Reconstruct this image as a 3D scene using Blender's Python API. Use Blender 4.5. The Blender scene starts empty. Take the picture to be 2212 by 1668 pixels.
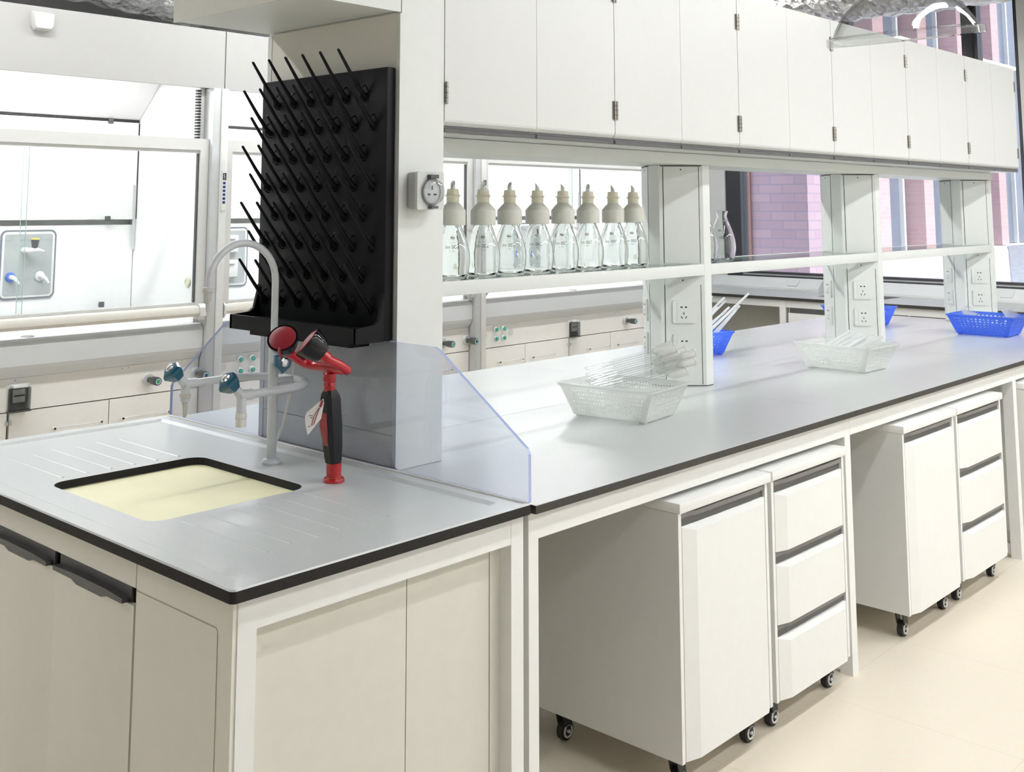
import bpy, bmesh, math, random
from mathutils import Vector, Matrix

C = bpy.context.scene.collection
scn = bpy.context.scene

# ------------------------------------------------------------------ camera
cam_d = bpy.data.cameras.new('camera')
cam = bpy.data.objects.new('camera', cam_d)
C.objects.link(cam)
YAW, PIT, ROL = 0.755986619, 0.120118501, 0.001041581
fwd = Vector((math.cos(PIT)*math.cos(YAW), math.cos(PIT)*math.sin(YAW), math.sin(PIT)))
rgt = fwd.cross(Vector((0, 0, 1))).normalized()
upv = rgt.cross(fwd)
r2 = math.cos(ROL)*rgt + math.sin(ROL)*upv
u2 = -math.sin(ROL)*rgt + math.cos(ROL)*upv
mw = Matrix((r2, u2, -fwd)).transposed().to_4x4()
mw.translation = Vector((-1.1699, -1.7304, 1.5336))
cam.matrix_world = mw
cam_d.sensor_fit = 'HORIZONTAL'
cam_d.sensor_width = 36.0
cam_d.lens = 2370.583/2212*36.0
cam_d.shift_x = (1106-1059.79)/2212
cam_d.shift_y = (161.76-834)/2212
cam_d.clip_start = 0.05
cam_d.clip_end = 300
scn.camera = cam

# ------------------------------------------------------------------ world, sun, exposure
scn.view_settings.view_transform = 'Standard'
scn.view_settings.look = 'None'
scn.view_settings.gamma = 1.0
scn.view_settings.use_curve_mapping = False
scn.view_settings.exposure = 0.32
w = bpy.data.worlds.new('sky_world'); scn.world = w
w.use_nodes = True
nt = w.node_tree
bgn = nt.nodes['Background']
bgn.inputs['Color'].default_value = (0.80, 0.87, 1.0, 1)
bgn.inputs['Strength'].default_value = 1.5
sun_d = bpy.data.lights.new('sun', 'SUN'); sun_d.energy = 3.5; sun_d.angle = 0.02
sun_d.color = (1.0, 0.96, 0.9)
sun = bpy.data.objects.new('sun', sun_d); C.objects.link(sun)
sd = Vector((-0.03, 0.72, -0.80)).normalized()
sun.rotation_euler = sd.to_track_quat('-Z', 'Y').to_euler()
LAMP_Z = 3.05
LAMP_STRENGTH = 40.0
HOOD_LAMP = 26.0
scn.cycles.max_bounces = 14
scn.cycles.transparent_max_bounces = 32
scn.cycles.transmission_bounces = 14
scn.cycles.diffuse_bounces = 5
scn.cycles.glossy_bounces = 5
scn.cycles.sample_clamp_indirect = 4.0
scn.cycles.blur_glossy = 0.6
scn.cycles.caustics_reflective = False

# ------------------------------------------------------------------ materials
def mat(name, col, rough=0.5, metal=0.0, spec=0.5, var=0.02, scale=30, bump=0.0, bscale=200, emit=None, es=0, alpha=None, coat=0):
    m = bpy.data.materials.new(name); m.use_nodes = True
    n = m.node_tree; p = n.nodes['Principled BSDF']
    p.inputs['Roughness'].default_value = rough
    p.inputs['Metallic'].default_value = metal
    p.inputs['Specular IOR Level'].default_value = spec
    p.inputs['Coat Weight'].default_value = coat
    tc = n.nodes.new('ShaderNodeTexCoord')
    if var > 0:
        nz = n.nodes.new('ShaderNodeTexNoise'); nz.inputs['Scale'].default_value = scale
        nz.inputs['Detail'].default_value = 3
        n.links.new(tc.outputs['Object'], nz.inputs['Vector'])
        cr = n.nodes.new('ShaderNodeValToRGB')
        a = [max(0, c*(1-var)) for c in col]; b = [min(1, c*(1+var)) for c in col]
        cr.color_ramp.elements[0].color = (*a, 1); cr.color_ramp.elements[1].color = (*b, 1)
        cr.color_ramp.elements[0].position = .3; cr.color_ramp.elements[1].position = .7
        n.links.new(nz.outputs['Fac'], cr.inputs['Fac'])
        n.links.new(cr.outputs['Color'], p.inputs['Base Color'])
    else:
        p.inputs['Base Color'].default_value = (*col, 1)
    if bump > 0:
        bz = n.nodes.new('ShaderNodeTexNoise'); bz.inputs['Scale'].default_value = bscale
        n.links.new(tc.outputs['Object'], bz.inputs['Vector'])
        bp = n.nodes.new('ShaderNodeBump'); bp.inputs['Strength'].default_value = bump
        bp.inputs['Distance'].default_value = 0.002
        n.links.new(bz.outputs['Fac'], bp.inputs['Height'])
        n.links.new(bp.outputs['Normal'], p.inputs['Normal'])
    if emit:
        p.inputs['Emission Color'].default_value = (*emit, 1)
        p.inputs['Emission Strength'].default_value = es
    return m

def thin_glass(name, tint, gloss_ior=1.45, rough=0.0, diffuse=0.0, dcol=(1, 1, 1), trans=.5):
    """see-through pane: transparent + fresnel gloss (+ a little diffuse haze)"""
    m = bpy.data.materials.new(name); m.use_nodes = True
    n = m.node_tree; n.nodes.clear()
    out = n.nodes.new('ShaderNodeOutputMaterial')
    tr = n.nodes.new('ShaderNodeBsdfTransparent'); tr.inputs['Color'].default_value = (*tint, 1)
    gl = n.nodes.new('ShaderNodeBsdfGlossy'); gl.inputs['Roughness'].default_value = rough
    # Schlick reflectance from the facing angle: the same on both sides of the pane
    lw = n.nodes.new('ShaderNodeLayerWeight'); lw.inputs['Blend'].default_value = .5
    pw = n.nodes.new('ShaderNodeMath'); pw.operation = 'POWER'; pw.inputs[1].default_value = 5
    f0 = ((gloss_ior-1)/(gloss_ior+1))**2
    fr = n.nodes.new('ShaderNodeMath'); fr.operation = 'MULTIPLY_ADD'; fr.inputs[1].default_value = 1-f0; fr.inputs[2].default_value = f0
    n.links.new(lw.outputs['Facing'], pw.inputs[0]); n.links.new(pw.outputs[0], fr.inputs[0])
    mx = n.nodes.new('ShaderNodeMixShader')
    n.links.new(fr.outputs[0], mx.inputs[0]); n.links.new(tr.outputs[0], mx.inputs[1]); n.links.new(gl.outputs[0], mx.inputs[2])
    last = mx
    if diffuse > 0:
        df = n.nodes.new('ShaderNodeBsdfDiffuse'); df.inputs['Color'].default_value = (*dcol, 1)
        tl = n.nodes.new('ShaderNodeBsdfTranslucent'); tl.inputs['Color'].default_value = (*dcol, 1)
        m1 = n.nodes.new('ShaderNodeMixShader'); m1.inputs[0].default_value = trans
        n.links.new(df.outputs[0], m1.inputs[1]); n.links.new(tl.outputs[0], m1.inputs[2])
        m2 = n.nodes.new('ShaderNodeMixShader'); m2.inputs[0].default_value = diffuse
        n.links.new(mx.outputs[0], m2.inputs[1]); n.links.new(m1.outputs[0], m2.inputs[2])
        last = m2
    n.links.new(last.outputs[0], out.inputs['Surface'])
    return m

def brick(name, c1, c2, mortar, sx, sz, axis):
    m = mat(name, c1, .9, var=0)
    n = m.node_tree; p = n.nodes['Principled BSDF']
    tc = n.nodes.new('ShaderNodeTexCoord'); sp = n.nodes.new('ShaderNodeSeparateXYZ'); cb = n.nodes.new('ShaderNodeCombineXYZ')
    ad = n.nodes.new('ShaderNodeMath'); ad.operation = 'ADD'
    n.links.new(tc.outputs['Object'], sp.inputs[0])
    n.links.new(sp.outputs['X'], ad.inputs[0]); n.links.new(sp.outputs['Y'], ad.inputs[1])
    n.links.new(ad.outputs[0], cb.inputs['X']); n.links.new(sp.outputs['Z'], cb.inputs['Y'])
    b = n.nodes.new('ShaderNodeTexBrick')
    b.inputs['Color1'].default_value = (*c1, 1); b.inputs['Color2'].default_value = (*c2, 1); b.inputs['Mortar'].default_value = (*mortar, 1)
    b.inputs['Scale'].default_value = 1; b.inputs['Brick Width'].default_value = sx; b.inputs['Row Height'].default_value = sz
    b.inputs['Mortar Size'].default_value = sz*.07
    n.links.new(cb.outputs[0], b.inputs['Vector']); n.links.new(b.outputs['Color'], p.inputs['Base Color'])
    return m

M = {}
M['white'] = mat('white_powder_coat', (.80, .805, .79), .38, var=.01)
M['cream'] = mat('shade_tinted_powder_coat', (.78, .755, .69), .4, var=.01)  # warm shade of the sink cabinet's end face mixed into its paint colour
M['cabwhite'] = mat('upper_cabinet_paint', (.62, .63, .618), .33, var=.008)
M['rackwhite'] = mat('rack_paint', (.67, .69, .67), .38, var=.01)
M['hoodwhite'] = mat('hood_white', (.86, .86, .86), .45, var=.008)
M['hoodpanel'] = mat('hood_header_grey_white', (.43, .428, .42), .45, var=.01)
M['hoodwarm'] = mat('hood_panel_warm_white', (.90, .88, .85), .45, var=.01)
M['alum'] = mat('satin_aluminium', (.55, .565, .57), .42, .35, var=.02)
M['alulight'] = mat('light_aluminium_frame', (.70, .70, .685), .45, .1, var=.015)
M['lipgrey'] = mat('hood_lip_grey', (.66, .68, .70), .4, var=.01)
M['worktop'] = mat('grey_phenolic_top', (.55, .57, .565), .24, var=.03, scale=220, bump=.05, bscale=900)
M['worktop_b'] = mat('pale_grey_phenolic_top', (.50, .515, .515), .24, var=.03, scale=220, bump=.05, bscale=900)
M['blackedge'] = mat('black_core_edge', (.040, .036, .033), .55, spec=.3, var=.15, scale=120)
M['sinkedge'] = mat('black_epoxy_edge', (.014, .0125, .012), .6, spec=.25, var=.15, scale=120)
M['black'] = mat('black_polypropylene', (.004, .0045, .006), .46, spec=.16, var=.1)
M['black2'] = mat('black_rubber', (.015, .014, .014), .55, var=.1)
M['darkgrey'] = mat('charcoal_plastic_grip', (.07, .07, .072), .4, var=.05)
M['darkgap'] = mat('dark_gap', (.02, .02, .02), .8, var=0)
M['yellow'] = mat('pale_yellow_basin', (.82, .79, .52), .5, var=.03, scale=6)
M['faucet'] = mat('grey_epoxy_coated_brass', (.60, .62, .65), .3, var=.01)
M['blueknob'] = mat('petrol_blue_knob', (.0, .075, .14), .22, var=.1, coat=.4)
M['chrome'] = mat('chrome', (.8, .8, .8), .12, 1.0, var=0)
M['steel'] = mat('hinge_steel', (.36, .34, .31), .35, .9, var=.05)
M['red'] = mat('red_gloss', (.40, .006, .013), .22, var=.05, coat=.15)
M['redcap'] = mat('dark_red_cap', (.24, .014, .024), .4, var=.06)
M['glossblack'] = mat('gloss_black', (.004, .004, .005), .10, spec=.35, var=0)
M['tag'] = mat('white_card', (.75, .72, .68), .6, var=.02)
M['greyplastic'] = mat('grey_plastic', (.56, .575, .57), .42, var=.01)
M['greyplastic2'] = mat('light_grey_plastic', (.68, .69, .69), .4, var=.01)
M['boxgrey'] = mat('box_grey_plastic', (.44, .45, .445), .45, var=.01)
M['socket'] = mat('socket_plate_white', (.76, .77, .765), .35, var=.005)
M['hole'] = mat('socket_hole', (.02, .02, .02), .7, var=0)
M['capgrey'] = mat('warm_grey_cap', (.53, .53, .48), .38, var=.02)
M['capcream'] = mat('cream_stopper', (.66, .63, .50), .42, var=.02)
M['navy'] = mat('navy_blue', (.02, .03, .16), .35, var=.03)
M['green'] = mat('green_disc', (.02, .36, .12), .4, var=.03)
M['teal'] = mat('teal_green', (.05, .35, .28), .4, var=.03)
M['smoke'] = thin_glass('smoked_cover', (.52, .53, .53), 1.5)
M['shade_beige'] = mat('shade_tinted_sheet', (.64, .63, .57), .5, var=.015)  # dim-side shade and floor bounce mixed into the panel colour
M['winframe'] = mat('charcoal_window_frame', (.05, .05, .058), .4, .2, var=.05)
M['recess'] = mat('grey_recess', (.36, .385, .39), .5, var=.08, scale=14)
M['yellowcap'] = mat('yellow_cap', (.75, .55, .10), .4, var=.03)
M['bluecap'] = mat('blue_collar', (.05, .12, .45), .4, var=.03)
M['print'] = mat('dark_print', (.10, .10, .11), .5, var=0)
M['printred'] = mat('red_print', (.30, .03, .03), .5, var=0)
M['screen'] = mat('display_screen', (.01, .01, .02), .2, var=0)
M['pale'] = mat('pale_green_button', (.70, .82, .72), .4, var=0)
M['duct'] = None
M['glass'] = thin_glass('window_glass', (.97, .98, .985), 1.45)
M['sashglass'] = thin_glass('sash_glass', (.97, .985, .98), 1.45)
M['glassedge'] = mat('green_glass_edge', (.55, .70, .65), .2, var=0)
M['shelfglass'] = thin_glass('shelf_glass', (.90, .95, .92), 1.45)
M['acrylic'] = thin_glass('blue_tinted_acrylic', (.885, .90, .945), 1.48)
M['acredge'] = mat('acrylic_edge', (.36, .42, .66), .25, var=.03)
M['clearlid'] = thin_glass('clear_lid', (.78, .80, .81), 2.0, .05)
M['dome'] = thin_glass('clear_dome', (.93, .935, .935), 1.5)
M['tube'] = thin_glass('clear_glass_tube', (.96, .97, .97), 1.7, .02, .06, (.95, .96, .96))
M['frost'] = thin_glass('frosted_glass_joint', (.96, .965, .96), 1.5, .12, .34, (.97, .965, .94))
M['rod'] = thin_glass('white_glass_rod', (.95, .96, .96), 1.5, .05, .65, (.95, .95, .96))
M['basketw'] = thin_glass('white_translucent_plastic', (.96, .96, .96), 1.45, .3, .68, (.98, .985, .98), .72)
M['basketb'] = thin_glass('blue_translucent_plastic', (.50, .64, .99), 1.45, .3, .66, (.26, .45, .98), .72)
M['hose'] = thin_glass('milky_hose', (.9, .9, .88), 1.4, .2, .7, (.85, .85, .80))

def solid_glass(name, col):
    m = bpy.data.materials.new(name); m.use_nodes = True
    p = m.node_tree.nodes['Principled BSDF']
    p.inputs['Base Color'].default_value = (*col, 1); p.inputs['Roughness'].default_value = 0.0
    p.inputs['Transmission Weight'].default_value = 1.0; p.inputs['IOR'].default_value = 1.46
    # slight waviness of blown glass
    n = m.node_tree
    tc = n.nodes.new('ShaderNodeTexCoord'); nz = n.nodes.new('ShaderNodeTexNoise'); nz.inputs['Scale'].default_value = 18
    bp = n.nodes.new('ShaderNodeBump'); bp.inputs['Strength'].default_value = .12; bp.inputs['Distance'].default_value = .004
    n.links.new(tc.outputs['Object'], nz.inputs['Vector']); n.links.new(nz.outputs['Fac'], bp.inputs['Height']); n.links.new(bp.outputs['Normal'], p.inputs['Normal'])
    return m
M['bottleglass'] = solid_glass('bottle_glass', (.97, .99, .98))

def foil():
    m = mat('crinkled_foil', (.70, .69, .69), .28, 1.0, var=0)
    n = m.node_tree; p = n.nodes['Principled BSDF']
    tc = n.nodes.new('ShaderNodeTexCoord')
    v = n.nodes.new('ShaderNodeTexVoronoi'); v.inputs['Scale'].default_value = 16
    nz = n.nodes.new('ShaderNodeTexNoise'); nz.inputs['Scale'].default_value = 22; nz.inputs['Detail'].default_value = 6
    mx = n.nodes.new('ShaderNodeMath'); mx.operation = 'ADD'
    bp = n.nodes.new('ShaderNodeBump'); bp.inputs['Strength'].default_value = 1.0; bp.inputs['Distance'].default_value = .03
    n.links.new(tc.outputs['Object'], v.inputs['Vector']); n.links.new(tc.outputs['Object'], nz.inputs['Vector'])
    n.links.new(v.outputs['Distance'], mx.inputs[0]); n.links.new(nz.outputs['Fac'], mx.inputs[1])
    n.links.new(mx.outputs[0], bp.inputs['Height']); n.links.new(bp.outputs['Normal'], p.inputs['Normal'])
    return m
M['duct'] = foil()

def tile_floor():
    m = mat('beige_tile_floor', (.80, .73, .61), .33, var=0)
    n = m.node_tree; p = n.nodes['Principled BSDF']
    tc = n.nodes.new('ShaderNodeTexCoord')
    mp = n.nodes.new('ShaderNodeMapping'); mp.inputs['Location'].default_value = (.36, .218, 0)
    b = n.nodes.new('ShaderNodeTexBrick'); b.offset = 0
    b.inputs['Scale'].default_value = 1; b.inputs['Brick Width'].default_value = .6; b.inputs['Row Height'].default_value = .6
    b.inputs['Mortar Size'].default_value = .0018
    b.inputs['Color1'].default_value = (.81, .735, .615, 1); b.inputs['Color2'].default_value = (.80, .725, .605, 1); b.inputs['Mortar'].default_value = (.73, .65, .53, 1)
    n.links.new(tc.outputs['Object'], mp.inputs['Vector']); n.links.new(mp.outputs[0], b.inputs['Vector'])
    nz = n.nodes.new('ShaderNodeTexNoise'); nz.inputs['Scale'].default_value = 60; nz.inputs['Detail'].default_value = 5
    n.links.new(tc.outputs['Object'], nz.inputs['Vector'])
    mx = n.nodes.new('ShaderNodeMix'); mx.data_type = 'RGBA'; mx.blend_type = 'MULTIPLY'; mx.inputs[0].default_value = .10
    n.links.new(b.outputs['Color'], mx.inputs[6]); n.links.new(nz.outputs['Color'], mx.inputs[7])
    n.links.new(mx.outputs[2], p.inputs['Base Color'])
    return m

def lampmat(name, col, s):
    m = bpy.data.materials.new(name); m.use_nodes = True
    p = m.node_tree.nodes['Principled BSDF']
    p.inputs['Base Color'].default_value = (.9, .9, .9, 1)
    p.inputs['Emission Color'].default_value = (*col, 1); p.inputs['Emission Strength'].default_value = s
    return m
M['lamp'] = lampmat('lamp_diffuser', (.99, .995, .985), LAMP_STRENGTH)
M['hoodlamp'] = lampmat('hood_lamp_diffuser', (1.0, 1.0, 1.0), HOOD_LAMP)

# ------------------------------------------------------------------ mesh builder
def frame(d):
    d = Vector(d).normalized()
    a = Vector((0, 0, 1)) if abs(d.z) < .9 else Vector((1, 0, 0))
    u = d.cross(a).normalized(); v = d.cross(u).normalized()
    return u, v, d

class MB:
    def __init__(s): s.v = []; s.f = []; s.mi = []
    def add(s, vs, fs, mi=0):
        o = len(s.v); s.v += [tuple(v) for v in vs]
        s.f += [tuple(i+o for i in f) for f in fs]; s.mi += [mi]*len(fs); return s
    def box(s, x0, x1, y0, y1, z0, z1, mi=0, bv=0, seg=2):
        if bv > 0:
            bm = bmesh.new(); bmesh.ops.create_cube(bm, size=1)
            for v in bm.verts:
                v.co = Vector(((x0+x1)/2+v.co.x*(x1-x0), (y0+y1)/2+v.co.y*(y1-y0), (z0+z1)/2+v.co.z*(z1-z0)))
            bmesh.ops.bevel(bm, geom=list(bm.edges), offset=bv, segments=seg, affect='EDGES', profile=.5)
            s.frombm(bm, mi); return s
        vs = [(x, y, z) for x in (x0, x1) for y in (y0, y1) for z in (z0, z1)]
        return s.add(vs, [(0, 1, 3, 2), (4, 6, 7, 5), (0, 4, 5, 1), (2, 3, 7, 6), (0, 2, 6, 4), (1, 5, 7, 3)], mi)
    def frombm(s, bm, mi=0):
        bm.verts.index_update()
        s.add([v.co[:] for v in bm.verts], [[v.index for v in f.verts] for f in bm.faces], mi); bm.free()
    def prism(s, poly, axis, a0, a1, mi=0, mcap=None):
        n = len(poly)
        def P(p, a):
            return (a, p[0], p[1]) if axis == 'x' else ((p[0], a, p[1]) if axis == 'y' else (p[0], p[1], a))
        vs = [P(p, a0) for p in poly]+[P(p, a1) for p in poly]
        s.add(vs, [(i, (i+1) % n, (i+1) % n+n, i+n) for i in range(n)], mi)
        o = len(s.v)-2*n
        s.f += [tuple(o+i for i in range(n)), tuple(o+n+i for i in range(n))]
        s.mi += [mi if mcap is None else mcap]*2
        return s
    def tube(s, pts, r, n=12, mi=0, caps=True):
        pts = [Vector(p) for p in pts]; k = len(pts)
        rs = r if isinstance(r, (list, tuple)) else [r]*k
        u = None; vs = []
        for i, p in enumerate(pts):
            d = (pts[min(i+1, k-1)]-pts[max(i-1, 0)]).normalized()
            if u is None: u, _, _ = frame(d)
            u = (u-d*u.dot(d)).normalized(); v = d.cross(u)
            for j in range(n):
                a = 2*math.pi*j/n
                vs.append(p+(u*math.cos(a)+v*math.sin(a))*rs[i])
        fs = [(i*n+j, i*n+(j+1) % n, (i+1)*n+(j+1) % n, (i+1)*n+j) for i in range(k-1) for j in range(n)]
        if caps: fs += [tuple(range(n)), tuple((k-1)*n+j for j in range(n))]
        return s.add(vs, fs, mi)
    def cyl(s, p0, p1, r0, r1=None, n=16, mi=0):
        return s.tube([p0, p1], [r0, r0 if r1 is None else r1], n, mi)
    def lathe(s, prof, org=(0, 0, 0), ax=(0, 0, 1), n=24, mi=0, cap0=True, cap1=True):
        u, v, d = frame(ax); org = Vector(org); vs = []
        for r, h in prof:
            for j in range(n):
                a = 2*math.pi*j/n
                vs.append(org+d*h+(u*math.cos(a)+v*math.sin(a))*r)
        k = len(prof)
        fs = [(i*n+j, i*n+(j+1) % n, (i+1)*n+(j+1) % n, (i+1)*n+j) for i in range(k-1) for j in range(n)]
        if cap0: fs.append(tuple(range(n)))
        if cap1: fs.append(tuple((k-1)*n+j for j in range(n)))
        return s.add(vs, fs, mi)
    def ball(s, c, r, n=12, mi=0):
        prof = [(max(1e-4, math.sin(math.pi*i/8))*r, -math.cos(math.pi*i/8)*r) for i in range(9)]
        return s.lathe(prof, c, (0, 0, 1), n, mi)
    def rrect(s, c, u, v, w, h, rad, d, t, mi=0, seg=4):
        """rounded plate: centre c, axes u (width) v (height), thickness t along d"""
        u = Vector(u).normalized(); v = Vector(v).normalized(); d = Vector(d).normalized(); c = Vector(c)
        pts = []
        for cx, cy, a0 in ((w/2-rad, h/2-rad, 0), (-w/2+rad, h/2-rad, 90), (-w/2+rad, -h/2+rad, 180), (w/2-rad, -h/2+rad, 270)):
            for i in range(seg+1):
                a = math.radians(a0+90*i/seg); pts.append((cx+rad*math.cos(a), cy+rad*math.sin(a)))
        n = len(pts)
        vs = [c+u*p[0]+v*p[1] for p in pts]+[c+u*p[0]+v*p[1]+d*t for p in pts]
        fs = [(i, (i+1) % n, (i+1) % n+n, i+n) for i in range(n)]+[tuple(range(n)), tuple(range(n, 2*n))]
        return s.add(vs, fs, mi)
    def obox(s, c, u, v, d, w, h, t, mi=0):
        """oriented box with one face centre at c, extruded t along d"""
        u = Vector(u).normalized(); v = Vector(v).normalized(); d = Vector(d).normalized(); c = Vector(c)
        vs = [c+u*(sx*w/2)+v*(sy*h/2)+d*(t*k) for k in (0, 1) for sx, sy in ((-1, -1), (1, -1), (1, 1), (-1, 1))]
        return s.add(vs, [(0, 1, 2, 3), (4, 5, 6, 7), (0, 1, 5, 4), (1, 2, 6, 5), (2, 3, 7, 6), (3, 0, 4, 7)], mi)
    def build(s, name, mats, parent=None, smooth=True, ang=32):
        if not isinstance(mats, (list, tuple)): mats = [mats]
        off = Vector((0, 0, 0))
        if parent is not None:
            q = parent
            while q is not None: off += q.location; q = q.parent
        else:
            xs = [v[0] for v in s.v]; ys = [v[1] for v in s.v]; zs = [v[2] for v in s.v]
            off = Vector(((min(xs)+max(xs))/2, (min(ys)+max(ys))/2, min(zs)))
        me = bpy.data.meshes.new(name)
        me.from_pydata([tuple(Vector(v)-off) for v in s.v], [], s.f)
        me.update()
        for m in mats: me.materials.append(m)
        for p, mi in zip(me.polygons, s.mi): p.material_index = mi
        bm = bmesh.new(); bm.from_mesh(me); bmesh.ops.recalc_face_normals(bm, faces=list(bm.faces)); bm.to_mesh(me); bm.free()
        if smooth:
            me.shade_smooth(); me.set_sharp_from_angle(angle=math.radians(ang))
        o = bpy.data.objects.new(name, me); C.objects.link(o)
        if parent is not None: o.parent = parent
        else: o.location = off
        return o

def tag(o, label=None, cat=None, group=None, kind=None):
    if label: o['label'] = label
    if cat: o['category'] = cat
    if group: o['group'] = group
    if kind: o['kind'] = kind
    return o
def thing(name, label, cat, loc=(0, 0, 0), group=None):
    o = bpy.data.objects.new(name, None); C.objects.link(o); o.location = loc; o.empty_display_size = .05
    return tag(o, label, cat, group)
def copy_tree(o, parent=None):
    c = o.copy(); C.objects.link(c); c.parent = parent
    for ch in list(o.children): copy_tree(ch, c)
    return c
def B(name, m, parent, *a, bv=0):
    return MB().box(*a, bv=bv).build(name, m, parent)
def struct(o): o['kind'] = 'structure'; return o

def text_geo(s, size):
    cu = bpy.data.curves.new('txt', 'FONT'); cu.body = s; cu.size = size; cu.align_x = 'CENTER'; cu.align_y = 'CENTER'
    ob = bpy.data.objects.new('txt', cu); C.objects.link(ob)
    dg = bpy.context.evaluated_depsgraph_get(); ev = ob.evaluated_get(dg); me = ev.to_mesh()
    vs = [v.co.copy() for v in me.vertices]; fs = [tuple(p.vertices) for p in me.polygons]
    ev.to_mesh_clear(); bpy.data.objects.remove(ob); bpy.data.curves.remove(cu)
    return vs, fs

# ------------------------------------------------------------------ room shell
fl = MB().box(-3.6, 7.6, -3.6, 4.1, -.1, 0).build('floor', tile_floor()); struct(fl)
wallm = mat('wall_paint', (.80, .80, .79), .8, var=.02, scale=4)
ceilm = mat('dark_ceiling_paint', (.07, .07, .072), .9, var=.1, scale=3)
struct(MB().box(-3.6, 7.6, -3.6, 4.1, 3.45, 3.55).build('ceiling', ceilm))
struct(MB().box(-3.6, 7.6, 4.0, 4.1, 0, 3.45).build('wall_left', wallm))
struct(MB().box(-3.6, 7.6, -3.6, -3.5, 0, 3.45).build('wall_right', wallm))
struct(MB().box(-3.6, -3.5, -3.5, 4.0, 0, 3.45).build('wall_near', wallm))
WX = 7.5
wy0, wy1, wz0, wz1 = .99, 3.55, .91, 3.25
wf = MB()
wf.box(WX, WX+.2, -3.5, wy0, 0, 3.45); wf.box(WX, WX+.2, wy1, 4.0, 0, 3.45)
wf.box(WX, WX+.2, wy0, wy1, 0, wz0); wf.box(WX, WX+.2, wy0, wy1, wz1, 3.45)
struct(wf.build('wall_far', wallm))
win = bpy.data.objects.new('window_1', None); C.objects.link(win); win.location = (WX+.1, 2.2, wz0); struct(win)
B('window_frame', M['winframe'], win, WX+.02, WX+.14, 3.40, wy1, wz0, wz1)
B('window_frame', M['winframe'], win, WX+.02, WX+.14, wy0, wy0+.03, wz0, wz1)
B('window_frame', M['winframe'], win, WX+.02, WX+.14, wy0+.03, 3.40, wz1-.06, wz1)
fr = MB().box(WX-.02, WX+.12, wy0+.03, 3.40, wz0, wz0+.04).box(WX+.02, WX+.12, wy0+.03, 3.40, wz0+.055, wz0+.07)
fr.box(WX+.03, WX+.11, wy0+.03, 3.40, wz0+.04, wz0+.055, mi=1)
fr.build('window_sill_frame', [M['winframe'], M['white']], win)
for y0, y1 in ((2.33, 2.47), (1.29, 1.41)):
    mb = MB().box(WX+.02, WX+.12, y0, y1, wz0+.07, wz1-.06).box(WX, WX+.03, y0+.03, y1-.03, wz0+.07, wz1-.06, bv=.004)
    mb.build('mullion', M['winframe'], win)
for y0, y1 in ((1.02, 1.29), (1.41, 2.33), (2.47, 3.40)):
    B('pane', M['glass'], win, WX+.07, WX+.076, y0, y1, wz0+.07, wz1-.06)

# ------------------------------------------------------------------ outside the window
gm = mat('sunlit_concrete', (.72, .72, .73), .9, var=.06, scale=1.5)
am = mat('grey_asphalt', (.30, .32, .36), .9, var=.2, scale=6)
g = MB().box(7.7, 90, -40, 60, -.12, -.02).build('ground', gm); struct(g)
asp = MB().prism([(9, .9), (14.5, 3.0), (23.06, 6.25), (41.5, 12.37), (46, 13.9), (90, 14.2), (90, -20), (9, -20)], 'z', -.02, .01).build('asphalt_road', am)
tag(asp, 'grey asphalt yard outside the window, right of the pale paving', 'road')
bk = brick('purple_grey_brick', (.44, .32, .385), (.50, .37, .43), (.36, .31, .40), .26, .088, 'x')
bk2 = brick('red_brick_fine', (.56, .36, .37), (.60, .40, .40), (.56, .43, .44), .5, .16, 'x')
nb = thing('brick_pier', 'near brick pier close outside the window, purple grey with pink sunlit side', 'brick pier', (8.95, 3.9, 0))
MB().box(8.70, 9.20, 3.363, 4.6, 0, 7).build('pier_body', bk, nb)
MB().box(8.66, 8.695, 3.975, 4.6, 0, 7).build('corner_strip', mat('brown_edge_brick', (.30, .17, .15), .9, var=.1), nb)
FARX = ((29.5, 30.4), (35.2, 36.07), (39.065, 39.92), (43.0, 43.85), (46.915, 47.75), (55, 55.9), (63, 64), (72, 73))
far = thing('brick_building', 'far brick office block across the yard with pilasters and blue glazing', 'building', (41, 15, 0))
fglass = mat('blue_grey_glazing', (.17, .195, .25), .25, var=.08, scale=.6)
YP = 14.4
MB().box(24, 95, YP+.76, 30, 0, 24).build('glazed_facade', fglass, far)
for x0, x1 in FARX:
    MB().box(x0, x1, YP, YP+.76, 0, 24).build('pilaster', bk2, far)
for x0, x1 in ((38.6, 38.75), (42.45, 42.58), (50.7, 50.83)):
    MB().box(x0, x1, YP+.60, YP+.76, 0, 24).build('white_mullion', M['white'], far)

# ------------------------------------------------------------------ island: sink cabinet
sc = thing('sink_cabinet', 'white sink base cabinet with shade-tinted doors at the near end of the island', 'cabinet', (.41, .785, 0))
cr = M['cream']
for a in ((.031, .072, .025, .066), (.762, .803, .025, .066), (.031, .072, 1.50, 1.545), (.762, .803, 1.50, 1.545)):
    B('frame_post', M['white'], sc, *a, 0, .832)
B('apron', M['white'], sc, .072, .762, .026, .050, .770, .832)
B('apron', M['white'], sc, .072, .762, 1.52, 1.545, .770, .832)
B('front_panel', M['shade_beige'], sc, .075, .474, .062, .075, .06, .80)  # under-bench shade tint is painted into these panels
B('front_panel', M['shade_beige'], sc, .4765, .727, .062, .075, .06, .80)
B('front_panel', M['shade_beige'], sc, .730, .762, .062, .075, .06, .80)
B('carcass', M['shade_beige'], sc, .075, .765, .078, 1.49, .05, .80)
B('end_rail', cr, sc, .022, .036, .37, 1.49, .7745, .831)
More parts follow.
